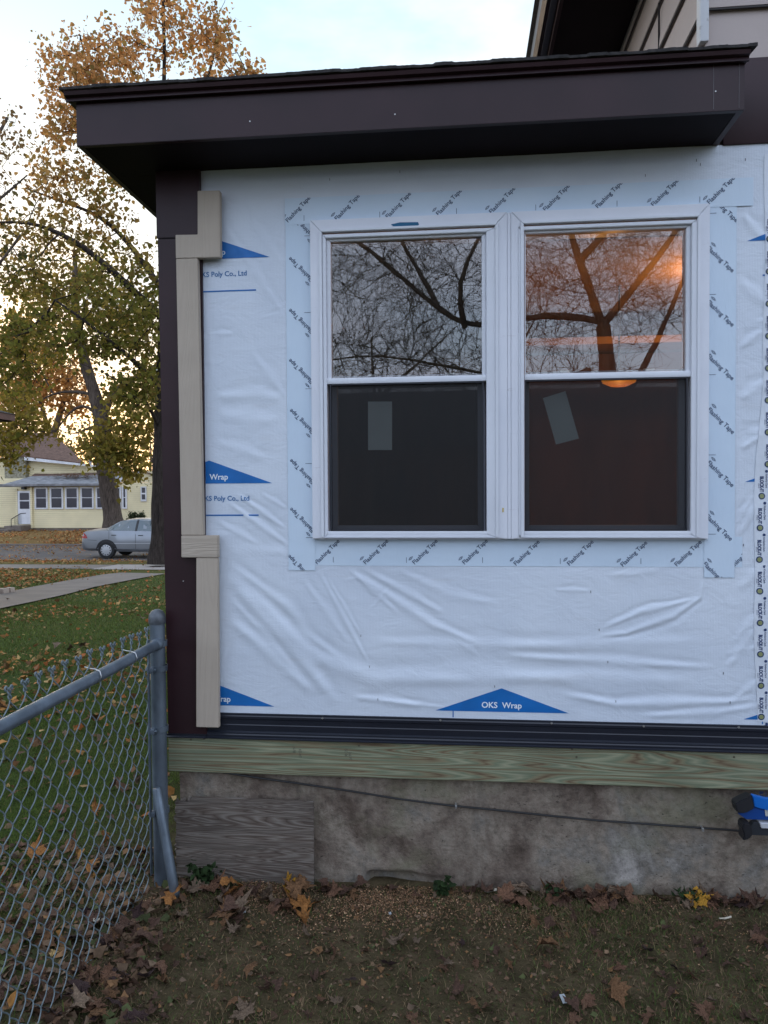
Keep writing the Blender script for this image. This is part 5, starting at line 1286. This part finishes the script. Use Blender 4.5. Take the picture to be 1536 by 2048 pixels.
att = blobs(T.g, [(800, 560, 12.6, 190, 170, 1.6, 800), (1080, 560, 12, 170, 150, 1.6, 480), (1270, 560, 12, 170, 150, 1.6, 680), (820, 720, 12.4, 200, 60, 1.2, 340), (1150, 760, 12, 180, 60, 1.2, 160), (1000, 250, 12.5, 420, 180, 2.4, 260), (600, 600, 12.5, 130, 160, 1.5, 80)], mirror=True)
T.fill(att, .2, straight=.62, lift=.15)
# short side twigs off every twig node
Pn = np.array(T.p); sel = np.where(np.array(T.fix) == 0)[0]; sel = np.repeat(sel, 2); g = T.g
pd_ = Pn[sel]-Pn[np.array(T.par)[sel]]; pd_ /= np.linalg.norm(pd_, axis=1)[:, None]+1e-9; dirs = pd_+g.normal(0, .42, (len(sel), 3))+np.array([0, 0, .12]); dirs /= np.linalg.norm(dirs, axis=1)[:, None]; A_ = Pn[sel]; B_ = A_+dirs*g.uniform(.12, .45, (len(sel), 1)); d2 = dirs+g.normal(0, .22, dirs.shape); C_ = B_+d2*g.uniform(.10, .30, (len(sel), 1))
e1 = prisms(A_, B_, np.full(len(sel), .0030), np.full(len(sel), .0024), 3); e2 = prisms(B_, C_, np.full(len(sel), .0024), np.full(len(sel), .0015), 3)
T.wood('trunk', BARK_R, rt, tip=.0030, ex=2.5, extra=(np.concatenate([e1[0], e2[0]]), np.concatenate([e1[1], e2[1]+len(e1[0])])))
# thicket of small bare trees further behind
def bare(pos, hgt, wid, n, seed, lbl, grp='bare trees behind the viewer'):
    t_ = thing('bare_tree', lbl, 'tree', pos, grp); T = Tree(seed); b = np.array(pos, float); g = T.g
    T.limb([b, b+(.1, 0, hgt*.25), b+(.25, .1, hgt*.5), b+(.1, .1, hgt*.9)], hgt*.02, .02)
    for k in range(5):
        a = k*1.3+g.random(); q = b+(.15, 0, hgt*(.22+.1*k)); T.limb([q, q+(math.cos(a)*wid*.4, math.sin(a)*wid*.4, hgt*.16), q+(math.cos(a)*wid*.8, math.sin(a)*wid*.8, hgt*.34)], hgt*.009, .012)
    A = []
    for _ in range(n):
        v = g.normal(size=3); v /= np.linalg.norm(v); v *= g.random()**.45; A.append(b+np.array([v[0]*wid, v[1]*wid, hgt*.56+v[2]*hgt*.42]))
    T.fill(A, hgt*.035, straight=.5, lift=.3)
    Pn = np.array(T.p); sel = np.where(np.array(T.fix) == 0)[0]; pd_ = Pn[sel]-Pn[np.array(T.par)[sel]]; pd_ /= np.linalg.norm(pd_, axis=1)[:, None]+1e-9; dr = pd_+g.normal(0, .5, (len(sel), 3)); dr[:, 2] += .25; dr /= np.linalg.norm(dr, axis=1)[:, None]
    ex = prisms(Pn[sel], Pn[sel]+dr*g.uniform(.2, .6, (len(sel), 1)), np.full(len(sel), .008), np.full(len(sel), .003), 3)
    T.wood('trunk', BARK_R, t_, tip=.008, ex=2.5, extra=ex); return t_
p_ = Mr(740, 1080, 24); q1 = bare((p_.x, p_.y, 0), 7.2, 3.4, 420, 41, 'bushy bare tree behind the viewer reflected low in the left window')
p_ = Mr(1000, 1080, 30); q2 = bare((p_.x, p_.y, 0), 10, 4.2, 420, 42, 'taller bare tree behind the viewer between the two window reflections')
for i, (px, dep, s) in enumerate([(640, 27, 1.0), (860, 26, .95), (940, 32, .8), (560, 30, 1.1), (1120, 34, .9), (1300, 36, 1.0), (1420, 33, .9), (420, 34, 1.1), (1560, 38, 1.1), (780, 36, 1.1), (680, 40, 1.2), (720, 22, .62), (820, 21, .6), (920, 22.5, .66), (640, 21, .6), (1010, 23, .6)]):
    p_ = Mr(px, 1080, dep); copy_tree(q1 if i % 3 else q2, (p_.x, p_.y, 0), i*1.9, s, 'bare tree in the thicket behind the viewer, seen only as reflection')
# brick-brown house behind the viewer
a = Mr(560, 1000, 25); b_ = Mr(1750, 1000, 25); a.y = b_.y = (a.y+b_.y)/2
bh = thing('brown_house', 'brown sided house behind the viewer, a dim reflection in the lower panes', 'house', ((a.x+b_.x)/2, a.y-3, 0))
BSD = mat_siding('brown_siding', (.17, .09, .065), .14)
m = MB(); m.box(a.x, b_.x, a.y-8, a.y, -.1, 3.3); m.prism([(a.y+.0, 3.301), (a.y-4, 5.3), (a.y-8, 3.301)], a.x+.01, b_.x-.01, 'x'); m.build('wall', BSD, bh)
m = MB(); m.prism([(a.y+.5, 3.08), (a.y-4, 5.4), (a.y-8.5, 3.08), (a.y-8.5, 3.18), (a.y-4, 5.52), (a.y+.5, 3.18)], a.x-.4, b_.x+.4, 'x'); m.build('roof', SHING, bh)
m = MB(); m.box(a.x+3, a.x+4.2, a.y+.005, a.y+.05, 1.0, 2.3); m.box(b_.x-3, b_.x-1.8, a.y+.005, a.y+.05, 1.0, 2.3); m.build('window', DKG, bh)

# ------------------------------------------------------------------ grass
def in_house(x, y): return (x > -1.16) & (y > -.005)
def blades(n, xr, yr, h, wdt, colf, seed, name_part, mask=None, dens=None):
    g = np.random.default_rng(seed); x = g.uniform(*xr, n); y = yr[0]+(yr[1]-yr[0])*g.random(n); ok = ~in_house(x, y)
    d = .5+.9*vnoise(x, y, 2.2, seed+1)+.5*vnoise(x, y, 7, seed+2) if dens is None else dens(x, y)
    ok &= g.random(n) < d
    x, y = x[ok], y[ok]; n = len(x); z = ground_z(x, y)-.004; a = g.uniform(0, 2*math.pi, n); hh = h*g.uniform(.35, 1.2, n); lean = g.uniform(.2, 1.5, n)*hh; la = g.uniform(0, 2*math.pi, n)
    bx, by = np.cos(a)*wdt, np.sin(a)*wdt; lx, ly = np.cos(la)*lean, np.sin(la)*lean
    zt = z+hh*.8
    V = np.stack([np.stack([x-bx, y-by, z], 1), np.stack([x+bx, y+by, z], 1), np.stack([x+bx*.7+lx*.4, y+by*.7+ly*.4, z+hh*.55], 1), np.stack([x-bx*.7+lx*.4, y-by*.7+ly*.4, z+hh*.55], 1), np.stack([x+lx, y+ly, zt], 1)], 1)
    # as two quads: base quad and a degenerate-free tip quad made with a thin end
    V = np.concatenate([V, V[:, 4:5]+np.stack([bx*.12, by*.12, 0*bx], 1)[:, None]], 1).reshape(-1, 3)
    b = np.arange(n)*6; F = np.concatenate([np.stack([b, b+1, b+2, b+3], 1), np.stack([b+3, b+2, b+5, b+4], 1)])
    return V, F, np.repeat(colf(x, y, g), 6, 0)
def gcol(base, dead, pd):
    base = np.array(base); dead = np.array(dead)
    def f(x, y, g):
        t = (g.random(len(x)) < np.clip(pd+.35*vnoise(x, y, 3, 77), 0, 1))[:, None]
        return np.where(t, dead, base)*g.uniform(.5, 1.5, (len(x), 1))
    return f
Vs = []; Fs = []; Cs = []; nb2 = 0
for args in [(130000, (-1.15, 1.7), (-1.7, .0), .030, .0010, gcol((.07, .105, .024), (.21, .145, .08), .50), 101, '', None, lambda x, y: np.clip(.42+1.7*vnoise(x, y, 3.0, 5)+.3*(x > .2)-.4*(y > -.14), .14, 1)),
             (60000, (-3.4, -1.15), (-1.9, 3.2), .038, .0014, gcol((.085, .13, .018), (.19, .15, .05), .16), 102, '', None, lambda x, y: np.clip(.2+.75*np.clip((-x-1.25)*1.6+(y+.2)*.5, 0, 1)+.3*vnoise(x, y, 4, 8), .08, 1)),
             (60000, (-7.5, -1.15), (3.2, 9.5), .05, .0028, gcol((.095, .13, .024), (.17, .14, .05), .18), 103, '', None, lambda x, y: np.full(len(x), 1.)),
             (36000, (-16, -1.15), (9.5, 19.2), .06, .007, gcol((.11, .135, .032), (.20, .16, .06), .25), 104, '', None, lambda x, y: np.full(len(x), 1.))]:
    V, F, C = blades(*args[:7], '', None, args[-1]); 
    # keep the walkway and sidewalk clear
    Vs.append(V); Fs.append(F+nb2); Cs.append(C); nb2 += len(V)
V = np.concatenate(Vs); F = np.concatenate(Fs); C = np.concatenate(Cs)
ty_ = np.array([(q.y, q.x) for q in top]); ty_ = ty_[np.argsort(ty_[:, 0])]; by_ = np.array([(q.y, q.x) for q in bot]); by_ = by_[np.argsort(by_[:, 0])]
def on_walk(x, y): return (x > np.interp(y, ty_[:, 0], ty_[:, 1])-.05) & (x < np.interp(y, by_[:, 0], by_[:, 1])+.03) & (y > by_[0, 0])
keep = ~on_walk(V[::6, 0], V[::6, 1]); F = F[keep[F[:, 0]//6]]
tag(mk('grass', V, F, GRASS, col=C), 'short green lawn grass thinning to dead tufts near the house', 'grass', kind='stuff')

# ------------------------------------------------------------------ leaves
half = [(0, 0), (.10, .01), (.34, -.12), (.33, .05), (.60, .13), (.47, .24), (.78, .50), (.55, .47), (.56, .62), (.34, .50), (.24, .50), (.30, .80), (.14, .76), (0, 1.04)]
half = [(a*(1.0 if i in (2, 4, 7, 8, 11, 13) else 1.22), b) for i, (a, b) in enumerate(half)]
OUT = half+[(-a, b) for a, b in half[-2:0:-1]]
def leaf_mesh(nm, g, m):
    c = np.array([0, .36]); O = np.array(OUT)*g.uniform(.85, 1.15, (len(OUT), 1)); O = O+g.normal(0, .02, O.shape)
    k1, k2, k3 = g.uniform(-.5, .9), g.uniform(-.6, .8), g.uniform(-.6, .6); ph = g.uniform(0, 6)
    rings = [c[None, :]+(O-c)*s for s in (1, .66, .33)]+[c[None, :]]
    pts = np.concatenate(rings); x, y = pts[:, 0], pts[:, 1]-.36
    z = k1*x*x+k2*y*y+k3*x*y+.05*np.sin(x*9+ph)+.05*np.sin(y*8+ph); z = z-z.min()
    n = len(OUT); F = []
    for r_ in range(2):
        for i in range(n): F.append((r_*n+i, r_*n+(i+1) % n, (r_+1)*n+(i+1) % n, (r_+1)*n+i))
    for i in range(n): F.append((2*n+i, 2*n+(i+1) % n, 3*n))
    V = np.stack([x, y, z], 1).tolist(); b = len(V)
    s = g.uniform(.3, .8); zz_ = float(z[0]); V += [(.012, -.36, zz_), (-.012, -.36, zz_), (-.012+.1*s, -.36-s*.6, zz_+.05), (.012+.1*s, -.36-s*.6, zz_+.05)]; F.append((b, b+1, b+2, b+3))
    me = bpy.data.meshes.new(nm); me.from_pydata(V, [], F); me.materials.append(m); me.update()
    me.polygons.foreach_set('use_smooth', np.ones(len(me.polygons), dtype=bool)); return me
def leafmat(nm, c):
    m = mat(nm, c, .75, var=.3, vscale=7, bump=.02, bscale=12, spec=.3); return m
LM = [('brown', (.19, .095, .055)), ('dull brown', (.125, .066, .044)), ('orange brown', (.20, .10, .045)), ('tan', (.22, .15, .10)), ('dark purple brown', (.065, .035, .032)), ('yellow', (.50, .25, .03)), ('greenish', (.13, .15, .05)), ('orange', (.36, .15, .04))]
g = np.random.default_rng(12); LMS = []
for nm, c in LM:
    mt = leafmat('leaf_'+nm.replace(' ', '_'), c); LMS.append([leaf_mesh('maple_leaf', g, mt) for _ in range(4)])
def put_leaf(x, y, kind, sz, lab, grp, zoff=None, tilt=.45):
    o = bpy.data.objects.new('fallen_leaf', LMS[kind][g.integers(4)]); COL.objects.link(o)
    o.location = (x, y, float(ground_z(x, y))+(g.uniform(.004, .016) if zoff is None else zoff)); o.rotation_euler = (g.normal(0, tilt), g.normal(0, tilt), g.uniform(0, 6.28)); o.scale = (sz, sz, sz)
    tag(o, lab.replace('KIND', LM[kind][0]), 'leaf', grp)
cnt = 0
def GP(px, py): q = gnd(px, py); return q.x, q.y
for (px, py, kd, sz, lab) in [(1385, 1796, 5, .075, 'bright yellow maple leaf standing against the foundation'), (793, 1895, 3, .062, 'pale tan maple leaf with pointed lobes lying alone on the earth'), (487, 2032, 3, .05, 'tan leaf lying at the bottom edge, clear of the fence'), (155, 2035, 3, .078, 'large pale tan leaf lying at the foot of the chain link at the bottom edge'), (1238, 1995, 2, .06, 'small orange brown leaf on bare soil at lower right'), (1095, 1915, 2, .065, 'orange brown curled leaf in the right foreground'), (350, 1805, 7, .085, 'orange leaf leaning at the base of the steel pipe'), (250, 1270, 7, .08, 'orange leaf on the lawn just beyond the fence post top'), (575, 1790, 5, .07, 'mustard yellow leaf at the foot of the plywood panel')]:
    x, y = GP(px, py); put_leaf(x, min(y, -.05), kd, sz, lab, None, .02 if kd != 5 else .03, .3 if kd != 5 else .0)
    if kd == 5: bpy.context.view_layer.update(); o = COL.objects[-1]; o.rotation_euler = (1.0, .1, .4 if px > 1000 else 1.2)
zones = [ # px0,px1,py0,py1,n,kinds,(size),label
 (1010, 1250, 1772, 1812, 34, (0, 2, 3, 1, 0), (.05, .085), 'KIND maple leaf drifted against the foundation', 'leaves drifted against the foundation'),
 (1250, 1536, 1780, 1815, 22, (0, 1, 3, 4), (.04, .07), 'KIND maple leaf drifted against the foundation', 'leaves drifted against the foundation'),
 (640, 1000, 1762, 1800, 16, (0, 1, 2), (.03, .06), 'KIND maple leaf drifted against the foundation', 'leaves drifted against the foundation'),
 (340, 640, 1775, 1850, 26, (0, 2, 1, 3, 7), (.04, .085), 'KIND leaf lying on the shavings below the plywood panel', 'leaves below the plywood panel'),
 (185, 320, 1800, 2048, 44, (1, 4, 1, 0, 0, 2), (.032, .062), 'KIND maple leaf heaped along the foot of the fence', 'leaves heaped along the fence'),
 (0, 180, 1820, 2048, 26, (1, 0, 2, 4), (.03, .06), 'KIND maple leaf heaped along the foot of the fence', 'leaves heaped along the fence'),
 (320, 1536, 1830, 2048, 76, (1, 0, 3, 4, 2, 0, 1), (.02, .045), 'small KIND leaf scattered on the foreground earth', 'small leaves on the foreground earth')]
for (a, b_, c, d_, n, kinds, (s0, s1), lab, grp) in zones:
    for _ in range(n):
        x, y = GP(g.uniform(a, b_), g.uniform(c, d_)); y = min(y, -.03) if x > -1.14 else y; put_leaf(x, y, kinds[g.integers(len(kinds))], g.uniform(s0, s1), lab, grp)
for _ in range(50):
    x, y = GP(g.uniform(0, 330), 1200+600*g.random()**1.3)
    if x > -1.2 and y > -.1: continue
    put_leaf(x, y, (7, 2, 3, 0, 2, 7)[g.integers(6)], g.uniform(.045, .08), 'KIND leaf lying on the green lawn beyond the fence', 'leaves on the lawn beyond the fence', .03)
# uncounted litter: the rest of the leaves and crumbs
def litter(n, gen, size, cols, seed, zup):
    g = np.random.default_rng(seed); x, y = gen(g, n); ok = ~in_house(x, y); x, y = x[ok], y[ok]; n = len(x)
    z = ground_z(x, y)+g.uniform(.0, 1, n)*zup; sz = size*g.uniform(.4, 1.3, n)[:, None]; a = g.normal(size=(n, 3)); a[:, 2] *= .35; a /= np.linalg.norm(a, axis=1)[:, None]
    b = g.normal(size=(n, 3)); b[:, 2] *= .5; b -= a*(a*b).sum(1)[:, None]; b /= np.linalg.norm(b, axis=1)[:, None]; nn = np.cross(a, b); c = np.stack([x, y, z], 1)
    V = np.stack([c, c+a*sz*.3+b*sz*.45+nn*sz*.1, c+a*sz*.55+b*sz*.22, c+a*sz, c+a*sz*.6-b*sz*.25+nn*sz*.1, c+a*sz*.2-b*sz*.4], 1).reshape(-1, 3); q = np.arange(n)*6
    C = np.array(cols)[g.integers(0, len(cols), n)]*g.uniform(.6, 1.4, (n, 1))
    return V, np.concatenate([np.stack([q, q+1, q+2, q+3], 1), np.stack([q, q+3, q+4, q+5], 1)]), np.repeat(C, 6, 0)
def merge(L_): 
    V = []; F = []; C = []; n = 0
    for v, f, c in L_: V.append(v); F.append(f+n); C.append(c); n += len(v)
    return np.concatenate(V), np.concatenate(F), np.concatenate(C)
OR = [(.36, .17, .05), (.30, .19, .08), (.42, .27, .11), (.22, .11, .05), (.40, .13, .04)]
BRs = [(.125, .07, .042), (.08, .046, .03), (.16, .10, .06), (.18, .12, .078), (.07, .08, .03), (.10, .058, .036), (.19, .10, .045)]
U = lambda x0, x1, y0, y1: (lambda g, n: (g.uniform(x0, x1, n), g.uniform(y0, y1, n)))
def clump(x0, x1, y0, y1, s):
    def f(g, n):
        x, y = g.uniform(x0, x1, n*3), g.uniform(y0, y1, n*3); k = g.random(n*3) < np.clip(.35+1.4*vnoise(x, y, s, 31), .06, 1); k &= ~(on_walk(x, y) & (g.random(n*3) < .93) & (y < 19.5)); return x[k][:n], y[k][:n]
    return f
V, F, C = merge([litter(3000, clump(-7, -1.2, 2., 9, 1.2), .060, OR, 1, .03), litter(5200, clump(-16, -1.2, 9, 19.2, .8), .085, OR, 2, .04), litter(260, U(-3, -1.25, -1, 2), .06, OR+BRs, 6, .03),
                 litter(4200, clump(-17, 2, 20.9, 23.2, .9), .09, OR, 3, .04), litter(8000, clump(-24, 4, 23.5, 31.5, .7), .085, OR, 4, .02), litter(22000, clump(-34, 4, 31.6, 42, .8), .12, OR, 5, .06),
                 litter(160, U(-14, -2, 19.3, 20.8), .10, OR, 8, .02)])
tag(mk('leaf_litter', V, F, LITTER, col=C), 'orange and yellow leaves scattered over lawn, verge and street', 'leaves', kind='stuff')
V, F, C = merge([litter(17000, U(-1.3, 1.7, -1.7, .0), .010, BRs, 11, .004), litter(3200, U(-1.8, 1.7, -1.7, .0), .021, BRs, 13, .006), litter(500, U(-1.8, 1.7, -1.7, .0), .032, BRs, 15, .012), litter(3000, U(-2.1, -1.0, -1.7, .2), .040, BRs, 14, .022)])
tag(mk('soil_debris', V, F, LITTER, col=C), 'crumbs of dead leaf and bark covering the bare earth', 'debris', kind='stuff')
SAW = [(.34, .19, .105), (.25, .135, .072), (.42, .26, .15), (.17, .095, .055)]
def sawg(g, n):
    x = np.concatenate([g.normal(-.58, .28, n//2), g.normal(-.18, .35, n//4), g.uniform(-1, 1.4, n-n//2-n//4)]); y = -np.abs(g.normal(0, .15, len(x)))-.01; k = g.random(len(x)) < np.clip(.45+1.8*vnoise(x, y, 9, 55), .03, 1); return x[k], y[k]
V, F, C = merge([litter(22000, sawg, .0065, SAW, 21, .006)])
tag(mk('wood_shavings', V, F, LITTER, col=C), 'tan sawdust and shavings spilled along the foundation', 'shavings', kind='stuff')
WB = mat('white_scrap', (.33, .35, .36), .6); SLV = mat('pale_wood_sliver', (.50, .45, .36), .8)
for (px, py, w_, h_, mt, lab, cat) in [(488, 1829, .012, .008, WB, 'tiny white scrap of wrap on the shavings, left of centre', 'scrap'), (780, 1833, .010, .010, WB, 'tiny white scrap of wrap on the earth near the centre', 'scrap'), (1127, 2007, .016, .028, WB, 'folded white paper scrap on the dark earth at the bottom', 'scrap'), (981, 1786, .05, .008, SLV, 'pale sliver of wood lying near the foundation', 'wood sliver'), (203, 1845, .055, .012, SLV, 'pale split stick lying behind the chain link', 'stick'), (1450, 1843, .05, .006, SLV, 'thin pale twig on the grass at right', 'twig')]:
    x, y = GP(px, py); m = MB(); bm = bmesh.new(); bmesh.ops.create_grid(bm, x_segments=5, y_segments=3, size=1)
    bm.transform(Matrix.Diagonal((w_/2, h_/2, 1, 1)))
    for v in bm.verts: v.co.z += random.uniform(0, .003)+abs(v.co.x)*.15
    bmesh.ops.solidify(bm, geom=bm.faces[:], thickness=.002); bm.transform(Matrix.Translation((x, y, float(ground_z(x, y))+.012)) @ Matrix.Rotation(.35, 4, 'Z') @ Matrix.Rotation(.4, 4, 'X'))
    m.bm(bm); tag(m.build(cat.replace(' ', '_'), mt), lab, cat)
# weeds at the foot of the wall
def weed(px, py, n, h, lab, seed):
    g = np.random.default_rng(seed); x, y = GP(px, py); y = min(y, -.045); z = float(ground_z(x, y)); t_ = thing('weed', lab, 'weed', (x, y, z), 'weeds along the foundation'); m = MB(); cs = []
    for i in range(n):
        a = g.uniform(0, 6.28); l = h*g.uniform(.5, 1); e = (x+.5*l*math.cos(a), y-abs(.25*l*math.sin(a)), z+l*.8); m.tube([(x, y, z-.01), ((x*2+e[0])/3, y, z+l*.4), e], [.0012, .001, .0005], 4)
        for u in np.linspace(.3, 1, 5): cs.append((x+(e[0]-x)*u, y+(e[1]-y)*u, z+(e[2]-z)*u))
    m.build('stem', BARK_D, t_); leaves(g, cs, 3, .010, .024, lambda c, g: np.array([[.03, .055, .018]])*g.uniform(.5, 1.4, (len(c), 1)), 'foliage', GRASS, t_)
weed(410, 1775, 14, .11, 'leafy green weed at the foot of the plywood panel', 1)
weed(1110, 1790, 5, .08, 'dark dried weed growing against a crack in the foundation', 2)
weed(1365, 1795, 5, .09, 'thin weed stems beside the bright yellow leaf', 3)
weed(880, 1775, 6, .08, 'thin weed stems in front of the broken foundation ledge', 4)
